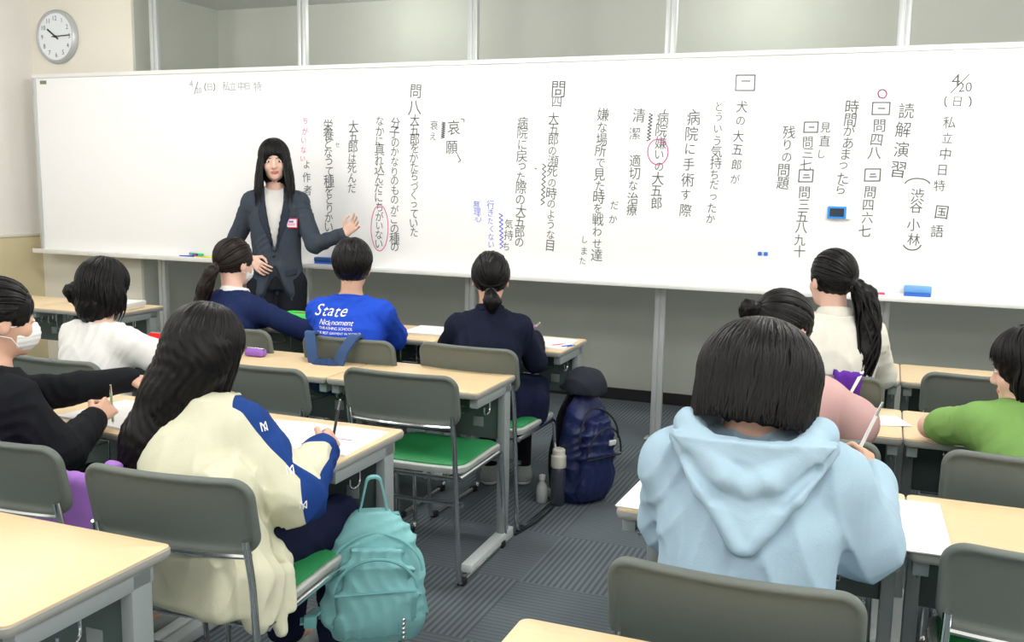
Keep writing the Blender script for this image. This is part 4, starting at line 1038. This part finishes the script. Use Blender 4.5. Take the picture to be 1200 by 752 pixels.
# --- child in white shirt
p = Person('seated child in a white shirt with loose shoulder-length dark hair, far left', (-2.94, 2.92), yaw=-4, sz=.84, lean=.05, side=-.03, hump=.03, bs=1.04, head=(-6, 14, 0), hoff=(-.02, .03, 0), skin=M_SKIN2,
   arms={'R': [(-2.665, 3.02, .735), (-2.67, 3.24, .738)]}, hands={'L': dict(d=(.3, 1, -.1), n=(0, 0, -1), **REST), 'R': dict(d=(-.4, .9, -.1), n=(0, 0, -1), **REST)})
p.bottoms('trousers', C_GREY); p.shoes(M_SHOEG, M_SHOEW)
p.top('white_shirt', C_WHITE, grow=.018, slv=(.064, .064, .060), cuff=.70, fold=.005)
p.hair('hang', sc=1.05, n=240, length=.15, front=70, tw=.007, puff=.012, inw=.02, seed=5, tail=[(-.045, -.085, .0), (-.07, -.10, -.03), (-.065, -.095, -.065)], tr=[.022, .030, .016])

# --- girl in the cream jacket
p = Person('girl with very long black hair in cream jacket with blue sleeve stripe', (-1.60, 1.97), yaw=-8, sz=.845, lean=.08, side=-.11, hump=.05, bs=1.05, head=(-4, 16, 0), hoff=(-.03, .02, -.02), vox=.0055,
   arms={'L': [(-1.84, 2.06, .735), (-1.63, 2.16, .74)], 'R': [(-1.385, 2.02, .665), (-1.415, 2.19, .745)]}, hands={'L': dict(d=(.9, .35, -.05), n=(0, 0, -1), curl=(14, 18, 12), tcurl=.4), 'R': dict(d=(-.12, .95, .15), n=(-.85, .1, -.5), **GRIP)})
crm = p
p.bottoms('trousers', C_NAVYD, r=(.086, .066, .056)); p.shoes(M_SHOEG, M_SHOEW)
def drape(p, F):
    F.put(cone((.10, -.07, .70), (.225, -.10, .50), .075, .060), .05)
    F.put(cone((.235, -.12, .52), (.262, -.13, .42), .052, .036), .03)
    F.put(cone((.245, -.08, .50), (.285, -.07, .375), .046, .016), .03)
    F.put(cone((.255, -.03, .50), (.285, -.03, .42), .030, .014), .02)
    F.put(cone((.08, -.05, .62), (.20, .03, .50), .06, .035), .05)
    F.put(rbox((.02, -.205, .53), (.235, .032, .10), .030), .04)
def stripe(C):
    """signed field of the blue sleeve stripe, cuff and underside of the right sleeve"""
    S = np.array(crm.S['R']); E = crm.arms['R'][0]; W = crm.arms['R'][1]; ref = nrm((.80, .62, .10))
    def seg(a, b):
        ab = b-a; t = np.clip(((C-a)@ab)/(ab@ab), -.2, 1.1); d = C-a-np.clip(t, 0, 1)[:, None]*ab; return t, np.linalg.norm(d, axis=1)+1e-6, d
    mn = np.minimum; t, d, v = seg(S+np.array([-.05, 0, .01]), E); t2, d2, v2 = seg(E, W)
    out = mn(mn(.120-d, ((v@ref)/d-.25)*.08), C[:, 2]-.585)
    fore = mn(mn((t2-.10)*.15, .095-d2), (.84-t2)*.15)
    under = mn(mn(((v2@nrm((.55, .1, -.8)))/d2-.10)*.07, .10-d2), (.84-t2)*.15)
    under = mn(under, (t2+.15)*.15)
    cuff = mn((t2-.84)*.15, .08-d2)
    return np.maximum(np.maximum(mn(out, -fore), under), cuff)
def two_tone(name, a, b):
    m = cloth(name, a).copy(); m.name = name; nt = m.node_tree; bs = nt.nodes['Principled BSDF']; src = bs.inputs['Base Color'].links[0].from_socket
    at = nt.nodes.new('ShaderNodeAttribute'); at.attribute_name = 'stripe'; g = nt.nodes.new('ShaderNodeMath'); g.operation = 'GREATER_THAN'; g.inputs[1].default_value = 0.
    mx = nt.nodes.new('ShaderNodeMix'); mx.data_type = 'RGBA'; mx.inputs[7].default_value = (*b, 1)
    nt.links.new(at.outputs['Fac'], g.inputs[0]); nt.links.new(g.outputs[0], mx.inputs[0]); nt.links.new(src, mx.inputs[6]); nt.links.new(mx.outputs[2], bs.inputs['Base Color']); return m
C_JACKET = two_tone('cream_and_blue', (.64, .64, .49), (.014, .05, .22))
cj = p.top('cream_jacket', C_JACKET, grow=.026, slv=(.070, .074, .050), cuff=.97, fold=.0065, fr=30, extra=drape, attr=stripe, k=.035, shw=.064)
for (x, z, yw, d0) in ((.225, .745, 55, .04), (.265, .665, 45, .04), (.135, .84, 62, .05)):
    for ch in ('N', 'Y'):
        project_print(p, cj, ch, .030, x, z, M_PRINT, 'sleeve_logo', yaw=yw, d0=d0, label='white overlapping letter logo')
p.hair('hang', sc=1.10, n=420, length=.46, front=60, tw=.0085, puff=.004, inw=.0, seed=6, hang=(-.13, -.19, -.40))

# --- masked child
p = Person('child in black sweater with white face mask at the left edge', (-2.35, 1.91), yaw=-14, sz=.88, lean=.05, side=-.06, hump=.03, bs=1.04, head=(-14, 6, 0), hoff=(-.01, .03, 0),
   arms={'R': [(-2.15, 1.99, .69), (-2.185, 2.14, .748)], 'L': [(-2.47, 2.20, .79), (-2.26, 2.37, .825)]}, hands={'R': dict(d=(.05, .80, .42), n=(-.8, .25, -.5), **GRIP), 'L': dict(d=(.8, .45, -.05), n=(.2, .2, -1), **REST)})
msk = p
p.bottoms('trousers', C_BLACK); p.shoes(M_SHOEG, M_SHOEW)
p.top('black_sweater', C_BLACK, grow=.018, slv=(.062, .058, .043), fold=.005)
p.mask(); p.hair('pony', tie=(-.2, -.95, -.1), tail=[(-.02, -.11, .0), (-.03, -.15, -.05), (-.03, -.15, -.12)], tr=[.022, .03, .012], seed=31, n=220)

# --- child in pale blue hoodie
p = Person('child with dark bob haircut in a pale blue hoodie, in the foreground', (-.225, 1.92), yaw=4, sz=.93, lean=.05, hump=.04, bs=1.14, hs=1.04, neck=.035, head=(-2, 20, 4), hoff=(0, .01, -.03), vox=.0055,
   arms={'L': [(-.405, 2.06, .735), (-.33, 2.27, .74)], 'R': [(-.005, 2.03, .755), (.0, 2.17, .835)]}, hands={'L': dict(d=(.5, .85, -.1), n=(0, 0, -1), **REST), 'R': dict(d=(-.15, .45, .85), n=(-.85, .3, -.05), **GRIP)})
hod = p
p.bottoms('trousers', C_BLACK); p.shoes(mat('tan_shoe', (.55, .42, .25), .6), M_SHOEW)
hd_ = p.top('hoodie', C_HOOD, grow=.026, slv=(.066, .070, .054), fold=.005, fr=28, k=.035, shw=.062)
def hood(p):
    F = Field(p.nb-np.array([.24, .30, .32]), p.nb+np.array([.24, .2, .2]), .0045); B = p.nb
    q = lambda x, y, z: B+np.array([x, y, z])
    th = .017
    def sack(x, y, z):                       # triangular flap of doubled cloth lying on the back
        X, Z = np.abs(x-B[0]), z-B[2]
        d2 = np.maximum(np.maximum((X*.80-(Z+.165)*.60), Z-.045), -.19-Z)
        yb = -.150+.30*np.minimum(Z, 0)+.8*X*X
        return np.maximum(d2, np.abs(y-B[1]-yb)-th).astype(f32)*.8
    F.put((sack, q(-.2, -.26, -.21), q(.2, .05, .06)), .01)
    for s in (-1, 1):
        chain(F, [q(s*.150, -.110, .030), q(s*.085, -.172, -.055), q(s*.010, -.205, -.155)], [.016, .018, .015], .010)
        chain(F, [q(s*.06, .095, -.01), q(s*.105, .035, .030), q(s*.128, -.045, .040), q(s*.100, -.125, .020), q(s*.040, -.168, -.030), q(0, -.172, -.045)], [.020, .030, .034, .030, .024, .020], .012)
        chain(F, [q(s*.125, -.150, .0), q(s*.060, -.196, -.062), q(0, -.205, -.084)], [.009, .011, .010], .008, 's')
    F.put(cone(q(0, -.20, .03), q(.004, -.205, -.05), .010, .006), .012, 's'); F.put(cone(q(.0, -.10, .05), q(0, -.15, -.03), .022, .012), .014, 's')
    F.put(ell(q(0, .005, .05), (.062, .075, .062)), .01, 's')
    F.displace(folds(8, .0025, 40)); return p.finish(F, 'hood', C_HOOD, p.o)
hood(p)
p.hair('cap', sc=1.14, scx=1.26, n=900, zend=-.122, front=58, tw=.006, seed=7)

# --- child in pink
p = Person('child in dusty pink jacket, seated in front of the pale blue hoodie', (-.31, 2.96), yaw=-4, sz=.865, lean=.05, side=0., hump=.03, bs=1.10, head=(-32, 22, -6), hoff=(.02, .035, -.005),
   arms={'R': [(-.065, 3.07, .76), (-.13, 3.27, .74)]}, hands={'L': dict(d=(.5, .9, -.1), n=(0, 0, -1), **REST), 'R': dict(d=(-.5, .9, -.1), n=(0, 0, -1), **REST)})
p.bottoms('trousers', C_GREY); p.shoes(M_SHOEG, M_SHOEW)
p.top('pink_jacket', C_PINK, grow=.022, slv=(.068, .072, .050), fold=.005, fr=28, k=.035, shw=.060); p.collar(C_PINK, .020, (.062, .066), .018)
p.hair('pony', tie=(-.30, -.93, .1), tail=[(-.03, -.105, .035), (-.045, -.13, .03), (-.055, -.135, .0)], tr=[.018, .026, .012], seed=41, n=220)

# --- child in white sweater
p = Person('child in off-white sweater with long wavy ponytail, nearest the board at right', (-.165, 3.90), yaw=8, sz=.935, lean=.04, hump=.02, bs=1.0, head=(26, 4, 4), hoff=(-.02, .03, 0), skin=M_SKIN2,
   arms={}, hands={'L': dict(d=(.5, .9, -.1), n=(0, 0, -1), **REST), 'R': dict(d=(-.5, .9, -.1), n=(0, 0, -1), **REST)})
p.bottoms('trousers', C_GREY); p.shoes(M_SHOEG, M_SHOEW)
p.top('white_sweater', C_KNIT, grow=.022, slv=(.062, .064, .046), fold=.0045, fr=28, k=.035, shw=.058); p.collar(C_KNIT, .018, (.058, .062), .028)
p.hair('pony', tie=(.35, -.90, -.2), tail=[(.045, -.10, -.015), (.075, -.125, -.05), (.095, -.135, -.15), (.09, -.14, -.27), (.07, -.135, -.40), (.06, -.13, -.50)], tr=[.028, .046, .050, .052, .046, .016], seed=51, n=230)
p.tie_ring((.05, -.108, -.02), .028, M_BLACK)

# --- child in green
p = Person('child in green short-sleeved shirt leaning on a desk at the right edge', (.47, 3.02), yaw=10, sz=.83, lean=.06, side=-.03, hump=.04, bs=1.06, head=(64, 10, 0), hoff=(-.01, .03, -.045), skin=M_SKIN2,
   arms={'L': [(.165, 3.19, .745), (.375, 3.30, .735)], 'R': [(.66, 3.12, .745), (.55, 3.30, .735)]}, hands={'L': dict(d=(1, .15, -.05), n=(0, 0, -1), **REST), 'R': dict(d=(-.8, .5, -.1), n=(0, 0, -1), **REST)})
p.bottoms('trousers', C_DENIM); p.shoes(M_SHOEG, M_SHOEW)
p.top('green_shirt', C_GREEN, grow=.016, slv=(.060, .054, .054), cuff=.37, fold=.005)
p.hair('hang', sc=1.08, n=260, length=.15, front=82, tw=.008, puff=.008, inw=.02, seed=9)

# ------------------------------------------------------------------ papers, cases and bags
def booklet(label, cx, cy, w, d, rz=0, th=.006, spread=True, z=DH, name='workbook', tone=M_PAPER):
    t = thing(name, label, 'workbook' if name == 'workbook' else 'paper', (cx, cy, z), math.radians(rz))
    if spread:
        for s in (-1, 1):
            bm = bmesh.new(); n = 10; rows = []
            for i in range(n+1):
                u = i/n; zz = th*(.35+1.1*math.sin(min(1, u*2.4)*math.pi/2)*(1-u*.75)); rows.append((s*u*w/2, zz))
            top = [[bm.verts.new((x, y, zz)) for x, zz in rows] for y in (-d/2, d/2)]; bot = [[bm.verts.new((x, y, 0)) for x, zz in rows] for y in (-d/2, d/2)]
            for i in range(n):
                bm.faces.new((top[0][i], top[0][i+1], top[1][i+1], top[1][i])); bm.faces.new((bot[0][i], bot[1][i], bot[1][i+1], bot[0][i+1]))
                for r in (0, 1): bm.faces.new((bot[r][i], bot[r][i+1], top[r][i+1], top[r][i]))
            bm.faces.new((bot[0][n], bot[1][n], top[1][n], top[0][n])); bm.faces.new((bot[0][0], top[0][0], top[1][0], bot[1][0]))
            bm_obj('page', bm, tone, t)
        bm = bmesh.new(); box(bm, -w/2-.003, w/2+.003, -d/2-.003, d/2+.003, -.0005, .0008); bm_obj('cover', bm, M_PAPEREDGE, t)
    else:
        bm = bmesh.new(); box(bm, -w/2, w/2, -d/2, d/2, 0, th*.85, bev=.0008); bm_obj('page', bm, M_PAPEREDGE, t)
        bm = bmesh.new(); box(bm, -w/2-.002, w/2+.002, -d/2-.002, d/2+.002, th*.85, th, bev=.0006); bm_obj('cover', bm, tone, t)
    return t
def lines(parent, m, spec, name='printed_line'):
    bm = bmesh.new()
    for x0, x1, y, w, z in spec: box(bm, x0, x1, y-w/2, y+w/2, z, z+.0006)
    return bm_obj(name, bm, m, parent)
b1 = booklet('open white workbook under the hands of the girl in cream, at the aisle edge', -1.60, 2.40, .40, .28, 3)
lines(b1, M_PINKINK, [(.06, .15, .0, .004, .0065)], 'pink_line')
booklet('white sheet of paper at the left end of the cream girl\'s desk', -1.875, 2.38, .20, .30, -4, .002, False, name='paper_sheet')
booklet('open white workbook on the masked child\'s desk', -2.28, 2.38, .36, .27, -8)
booklet('white paper on the desk right of the child in the white shirt', -2.86, 3.33, .30, .25, 4, .003, False, name='paper_sheet')
booklet('open white workbook on the desk of the child in black', -1.60, 4.36, .40, .28, 2)
booklet('white workbook right of the boy in blue, near the desk gap', -2.16, 4.41, .26, .25, 4, .012, False)
booklet('open white workbook on the desk between the ponytailed child and the boy in blue', -2.74, 4.33, .36, .26, -5)
b2 = booklet('white workbook on the desk under the left arm of the pale blue hoodie child', -.43, 2.37, .27, .40, -2, .005, False)
b3 = booklet('open white workbook with a centre fold, right of the pale blue hoodie child', .045, 2.335, .25, .36, 2, .004, False)
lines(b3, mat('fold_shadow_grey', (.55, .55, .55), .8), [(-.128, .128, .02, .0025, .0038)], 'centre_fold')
booklet('small white paper by the elbow of the child in pink', .045, 3.40, .10, .14, 20, .002, False, name='paper_sheet')
booklet('white workbook in front of the child in the white sweater', -.20, 4.36, .36, .25, 0)
booklet('stack of white paper in the book rack between the blue boy\'s chair and the next', -1.93, 4.35, .24, .26, 0, .03, False, z=DH-.132, name='paper_stack')
bm = bmesh.new(); box(bm, -.03, .03, -.015, .015, 0, .012, bev=.004); o = bm_obj('eraser', bm, mat('tan_eraser', (.50, .38, .25), .7)); o.location = (.03, 2.555, DH); tag(o, 'tan eraser near the far edge of the hoodie child\'s desk', 'eraser')
def pencil_case(label, x, y, col, L=.19, w=.06, h=.05, rz=0, patch=None):
    t = thing('pencil_case', label, 'pencil case', (x, y, DH), math.radians(rz))
    bm = bmesh.new(); plate(bm, L, w, w*.35, [(.012, 0), (.002, .006), (0, h*.4), (.003, h*.75), (.014, h)], lambda u, v, d: (u, v, d), fill=1); bm_obj('pouch', bm, cloth('case_%.2f_%.2f' % (col[0], col[2]), col, .7), t)
    bm = bmesh.new(); tube(bm, [(-L*.42, 0, h+.001), (L*.42, 0, h+.001)], .003, 6); tube(bm, [(L*.42, 0, h+.002), (L*.42+.012, -.004, h-.004)], .0025, 6); bm_obj('zip', bm, M_CHROME, t)
    if patch: bm = bmesh.new(); box(bm, L*.15, L*.3, -w/2-.001, -w/2+.004, h*.3, h*.7); bm_obj('patch', bm, M_WHITEPL, t)
    return t
pencil_case('red pencil case on the desk right of the child in white', -3.13, 3.50, (.80, .015, .02), .15, .06, .05)
t = thing('lunch_case', 'bright green open case on the desk between the navy child and the boy in blue', 'case', (-2.98, 4.50, DH), math.radians(4))
bm = bmesh.new(); plate(bm, .30, .11, .03, [(.006, 0), (.001, .004), (0, .03), (.002, .036), (.008, .037), (.012, .034), (.012, .012)], lambda u, v, d: (u, v, d), fill=2); bm_obj('tray', bm, mat('bright_green_plastic', (.06, .68, .12), .45), t)
bm = bmesh.new(); box(bm, -.10, .02, -.03, .03, .012, .033, bev=.008); bm_obj('contents', bm, mat('brown_contents', (.28, .15, .06), .7), t)
bm = bmesh.new(); box(bm, .06, .085, -.057, -.052, .012, .026); bm_obj('patch', bm, M_WHITEPL, t)
pencil_case('dark grey pencil case at the left hand of the child in black', -1.93, 4.47, (.03, .04, .045), .18, .06, .05, 5)
pencil_case('small lilac pencil case on the bare desk right of the long-haired girl', -2.56, 3.44, (.30, .14, .5), .10, .05, .035, 0)
t = thing('tissue_box', 'white box lying on the far left desk', 'box', (-4.26, 4.36, DH), math.radians(6))
bm = bmesh.new(); box(bm, -.16, .16, -.09, .09, 0, .035, bev=.005); bm_obj('box_body', bm, mat('white_card', (.80, .78, .74), .7), t)
bm = bmesh.new(); box(bm, -.165, .165, -.095, .095, .02, .042, bev=.004); bm_obj('lid', bm, M_PAPER, t)
def pen(label, tip, d, col, L=.14, r=.0042, tipcol=None):
    d = Vector(d).normalized(); t = thing('pen', label, 'pen', tip)
    bm = bmesh.new(); tube(bm, [d*.012, d*L*.8], r, 10); bm_obj('barrel', bm, mat('pen_%.2f%.2f%.2f' % col, col, .35), t)
    bm = bmesh.new(); tube(bm, [d*0, d*.012], [.0008, r*.9], 10); bm_obj('tip', bm, M_CHROME, t)
    bm = bmesh.new(); tube(bm, [d*L*.8, d*L], [r*.95, r*.7], 10); bm_obj('button', bm, M_CHROME if tipcol is None else mat('penb_%.2f' % tipcol[0], tipcol, .4), t)
    return t
pen('dark grey pen standing in the fist of the girl in cream', (-1.452, 2.292, DH+.008), (.22, -.02, .95), (.05, .055, .06), .155)
pen('pale green pencil in the hand of the masked child', (-2.205, 2.238, DH+.012), (.25, -.28, .85), (.35, .55, .42), .15)
pen('purple pen in the hand of the child in black', (-1.66, 4.34, DH+.01), (.75, -.25, .62), (.45, .14, .62), .16, .0055)
pen('white pencil held by the pale blue hoodie child', (-.045, 2.27, .84), (.30, .05, .80), (.78, .76, .74), .17)
pen('red pen lying on the desk of the child in black', (-1.475, 4.27, DH+.0045), (.5, .85, 0), (.8, .03, .15), .10)
pen('blue pen lying at the right end of the black jacket child\'s desk', (-1.425, 4.26, DH+.0045), (.5, .85, 0), (.04, .1, .7), .10)
pen('black pen lying across the open workbook of the girl in cream', (-1.56, 2.30, DH+.012), (1, -.06, 0), (.03, .035, .045), .10)

# --- soft bags
def soft(name, F, m, parent, fold=.004, seed=3, fr=24):
    if fold: F.displace(folds(seed, fold, fr))
    V, Q = F.mesh(); me = raw_mesh(name, V, Q); me.materials.append(m); return link(name, me, None, parent)
def strap(bm, pts, w, th, side):
    pts = [Vector(p) for p in pts]; s = Vector(side).normalized(); R = []
    for i, p in enumerate(pts):
        t = (pts[min(i+1, len(pts)-1)]-pts[max(i-1, 0)]).normalized(); n = t.cross(s).normalized()
        R.append([bm.verts.new(p+s*a*w/2+n*b*th/2) for a, b in ((-1, -1), (1, -1), (1, 1), (-1, 1))])
    for A_, B_ in zip(R, R[1:]):
        for k in range(4): bm.faces.new((A_[k], A_[(k+1) % 4], B_[(k+1) % 4], B_[k]))
    bm.faces.new(R[0][::-1]); bm.faces.new(R[-1])
C_TEAL = cloth('teal_nylon', (.25, .55, .57), .6); C_TEALD = cloth('teal_trim', (.19, .47, .48), .6)
def backpack(label, loc, rz, w, h, d, m, mt, handle_z, tilt=0., pocket=True):
    """local: +y is the back panel (worn side), -y the front with the pocket"""
    t = thing('backpack', label, 'backpack', loc, math.radians(rz)); t.rotation_euler.x = math.radians(tilt)
    F = Field((-w*.8, -d*1.2, -.03), (w*.8, d*1.0, h+.06), .006)
    zs = [0.0, .04, h*.3, h*.6, h*.82, h*.95, h]; ww = np.array([.80, .97, 1, .95, .78, .52, .25])*w/2; dd = np.array([.75, .95, 1, .92, .75, .5, .25])*d/2
    F.put(loft(zs, np.zeros(7), np.array([0, 0, 0, .1, .2, .3, .35])*d/2, ww, dd, 2.8), .03)
    soft('bag_body', F, m, t, .007, 5, 34)
    if pocket:
        F = Field((-w*.6, -d, 0), (w*.6, 0, h), .006)
        F.put(loft([.03, .07, h*.40, h*.68, h*.78], np.zeros(5), np.full(5, -d*.42), np.array([.66, .78, .80, .66, .40])*w/2, np.array([.18, .28, .30, .22, .12])*d, 2.8), .02)
        pk = soft('front_pocket', F, m, t, .007, 9, 38)
        bm = bmesh.new(); tube(bm, [(w*.40*math.sin(a)*.98, -d*.70-.004*math.cos(a), h*.46+h*.28*math.cos(a)) for a in np.linspace(-1.45, 1.45, 20)], .0045, 6); bm_obj('zip', bm, mt, pk)
        bm = bmesh.new(); tube(bm, [(-w*.38, -d*.735, h*.47), (w*.38, -d*.735, h*.48)], .004, 6); bm_obj('zip', bm, mt, pk)
    bm = bmesh.new(); tube(bm, [(w*.44*math.sin(a), -d*.47+d*.30*(1-abs(a)/2)*max(0, math.cos(a)), h*.60+h*.26*math.cos(a)) for a in np.linspace(-1.6, 1.6, 22)], .0045, 6); bm_obj('top_zip', bm, mt, t)
    for s in (-1, 1):
        bm = bmesh.new(); strap(bm, fillet([(s*.05, d*.45, h*.93), (s*.07, d*.62, h*.75), (s*w*.40, d*.62, h*.35), (s*w*.46, d*.30, h*.10)], .08), .048, .012, (1, 0, 0)); bm_obj('shoulder_strap', bm, mt, t)
    bm = bmesh.new(); strap(bm, fillet([(-.045, d*.20, h*.93), (-.018, d*.16, handle_z-.005), (.018, d*.16, handle_z-.005), (.045, d*.20, h*.93)], .02), .022, .006, (0, 1, 0)); bm_obj('carry_handle', bm, mt, t)
    return t
teal = backpack('teal backpack hanging by its handle from the hook of the cream girl\'s desk', (-1.315, 2.30, .165), 32, .30, .37, .15, C_TEAL, C_TEALD, .475)
bm = bmesh.new()
for k in range(5): bmesh.ops.create_uvsphere(bm, u_segments=8, v_segments=6, radius=.006, matrix=Matrix.Translation((.075, -.125, .10-.013*k)))
o = bm_obj('zip_charm', bm, M_CHROME, teal)
bm = bmesh.new(); strap(bm, [(-.15, -.02, .10), (-.19, -.03, .07), (-.21, -.04, .075)], .028, .006, (0, 1, .2)); box(bm, -.20, -.165, -.052, -.03, .055, .09, bev=.004); bm_obj('side_buckle', bm, C_TEALD, teal)
C_BNAVY = mat('navy_nylon', (.012, .022, .10), .42, noise=.2, nscale=20, bump=.3, bscale=60)
nb_ = backpack('dark navy backpack standing on the floor by the aisle under a dark cap', (-1.275, 4.19, .0), 58, .27, .53, .18, C_BNAVY, mat('black_webbing', (.012, .013, .018), .6), .56, tilt=6)
bm = bmesh.new(); box(bm, .03, .07, -.128, -.118, .30, .325, bev=.003); bm_obj('logo_patch', bm, M_WHITEPL, nb_)
t = thing('cap', 'dark grey cap hanging over the top of the navy backpack', 'cap', (-1.262, 4.17, .525), math.radians(40))
F = Field((-.16, -.16, -.06), (.16, .2, .16), .006); F.put(ell((0, 0, .02), (.10, .115, .095)), .02); F.put(rbox((0, 0, -.10), (.2, .2, .09), .005), .01, 's')
soft('crown', F, cloth('dark_grey_cap', (.025, .03, .04)), t, .004)
F = Field((-.16, 0, -.08), (.16, .24, .08), .006); F.put(ell((0, .10, -.002), (.088, .085, .012)), .01); soft('brim', F, cloth('dark_grey_cap', (.025, .03, .04)), t, .002)
t = thing('water_bottle', 'white capped bottle in the side pocket of the navy backpack', 'bottle', (-1.345, 4.055, .0))
bm = bmesh.new(); lathe(bm, [(.030, 0), (.035, .006), (.035, .16), (.031, .178), (.027, .182)], 24); bm_obj('body', bm, mat('slate_bottle', (.05, .06, .085), .35), t)
bm = bmesh.new(); lathe(bm, [(.034, .180), (.036, .184), (.036, .235), (.030, .240), (.030, .262), (.024, .268)], 24); bm_obj('cap', bm, mat('ivory_cap', (.78, .77, .68), .4), t)
t = thing('water_bottle', 'small clear plastic bottle on the floor left of the navy backpack', 'bottle', (-1.425, 4.06, 0))
bm = bmesh.new(); lathe(bm, [(.024, 0), (.028, .005), (.028, .06), (.024, .08), (.012, .10), (.012, .115)], 20); bm_obj('body', bm, mat('cloudy_plastic', (.55, .58, .58), .25), t)
bm = bmesh.new(); lathe(bm, [(.015, .108), (.015, .128), (.012, .13)], 16); bm_obj('cap', bm, M_WHITEPL, t)
# cable lying along the aisle
bm = bmesh.new(); tube(bm, fillet([(-1.38, 3.60, .006), (-1.35, 3.75, .006), (-1.345, 3.95, .006), (-1.36, 4.4, .006)], .1), .005, 6)
tag(bm_obj('floor_cable', bm, M_BLACK), 'black cable lying along the floor beside the aisle desk foot', 'cable')
# lilac bag on the masked child's chair
t = thing('shoulder_bag', 'lilac bag hanging on the chair of the masked child', 'bag', (-2.10, 1.84, .575), 0)
F = Field((-.32, -.1, -.30), (.36, .16, .32), .007)
F.put(rbox((0, .03, .0), (.225, .03, .12), .028), .03); F.put(rbox((.225, .04, -.02), (.024, .016, .18), .014, rotm(0, 0, 6)), .03)
soft('bag_body', F, cloth('lilac', (.40, .19, .62), .7), t, .008, 4)
bm = bmesh.new(); strap(bm, fillet([(-.13, .02, .12), (-.13, -.10, .241), (-.13, -.165, .247), (-.13, -.185, .175)], .03), .17, .012, (1, 0, 0)); bm_obj('wide_strap', bm, cloth('lilac', (.40, .19, .62), .7), t)
bm = bmesh.new(); box(bm, .205, .275, .01, .085, -.215, -.17, bev=.01); bm_obj('black_base', bm, M_BLACK, t)
# denim bag on the blue boy's chair
t = thing('shoulder_bag', 'denim blue bag with two straps over the back of the blue boy\'s chair', 'bag', (-2.17, 3.47, .81), 0)
for s, x0, x1 in ((-1, -.12, -.06), (1, .10, .03)):
    bm = bmesh.new(); strap(bm, fillet([(x0, .05, -.06), (x0, .02, .012), (x0, -.012, .014), (x1*.5+x0*.5, -.045, -.05), (x1, -.06, -.16)], .02), .05, .012, (1, 0, 0)); bm_obj('strap', bm, cloth('denim_blue', (.045, .09, .21), .8), t)
F = Field((-.2, -.16, -.32), (.2, .06, .02), .007); F.put(ell((-.01, -.06, -.165), (.10, .040, .085)), .03); soft('bag_body', F, cloth('denim_dark', (.025, .05, .14), .8), t, .014, 6, 40)
# cloths on chairs at right
def draped(label, loc, w, m, seed, lo=.13, strapm=None):
    t = thing('folded_jacket', label, 'clothing', loc)
    bm = bmesh.new(); prof = fillet([(0, .045, -.10), (0, .022, .008), (0, -.016, .010), (0, -.022, -.03), (0, -.012, -lo)], .012, 4); n = 12; R = []
    rr = random.Random(seed)
    for i in range(n+1):
        x = -w/2+w*i/n; k = rr.uniform(-.004, .004)
        R.append([bm.verts.new((x*(1-.25*j/len(prof)), q.y+k+(-.004 if q.y < 0 else .004), q.z+k)) for j, q in enumerate(prof)])
    for a, b in zip(R, R[1:]):
        for j in range(len(prof)-1): bm.faces.new((a[j], b[j], b[j+1], a[j+1]))
    o = bm_obj('cloth', bm, m, t, angle=80)
    md = o.modifiers.new('thickness', 'SOLIDIFY'); md.thickness = .006; md.offset = 1
    if strapm:
        bm = bmesh.new(); strap(bm, [(w*.42, .02, .016), (w*.36, -.03, .005), (w*.1, -.04, -.06), (-.02, -.04, -.11)], .014, .004, (1, 0, .4)); bm_obj('strap', bm, strapm, t)
    return t
draped('salmon pink cloth hanging over the back of the pink child\'s chair', (-.15, 2.655, .806), .13, cloth('salmon', (.75, .28, .30)), 1)
draped('purple cloth with a white strap over the back of the white sweater child\'s chair', (-.10, 3.595, .806), .11, cloth('purple', (.10, .025, .30)), 2, strapm=M_PAPER)
# tan bag under the hoodie child's desk
t = thing('tote_bag', 'tan canvas bag with a black strap on the floor beside the foreground chair', 'bag', (-.56, 2.03, 0), math.radians(8))
F = Field((-.14, -.22, 0), (.14, .22, .42), .007); F.put(rbox((0, 0, .15), (.055, .15, .148), .03), .02); soft('bag_body', F, cloth('tan_canvas', (.50, .40, .24)), t, .006)
bm = bmesh.new(); tube(bm, fillet([(0, -.08, .27), (-.01, -.06, .40), (-.01, .06, .40), (0, .08, .27)], .05), .008, 8); bm_obj('strap', bm, M_BLACK, t)
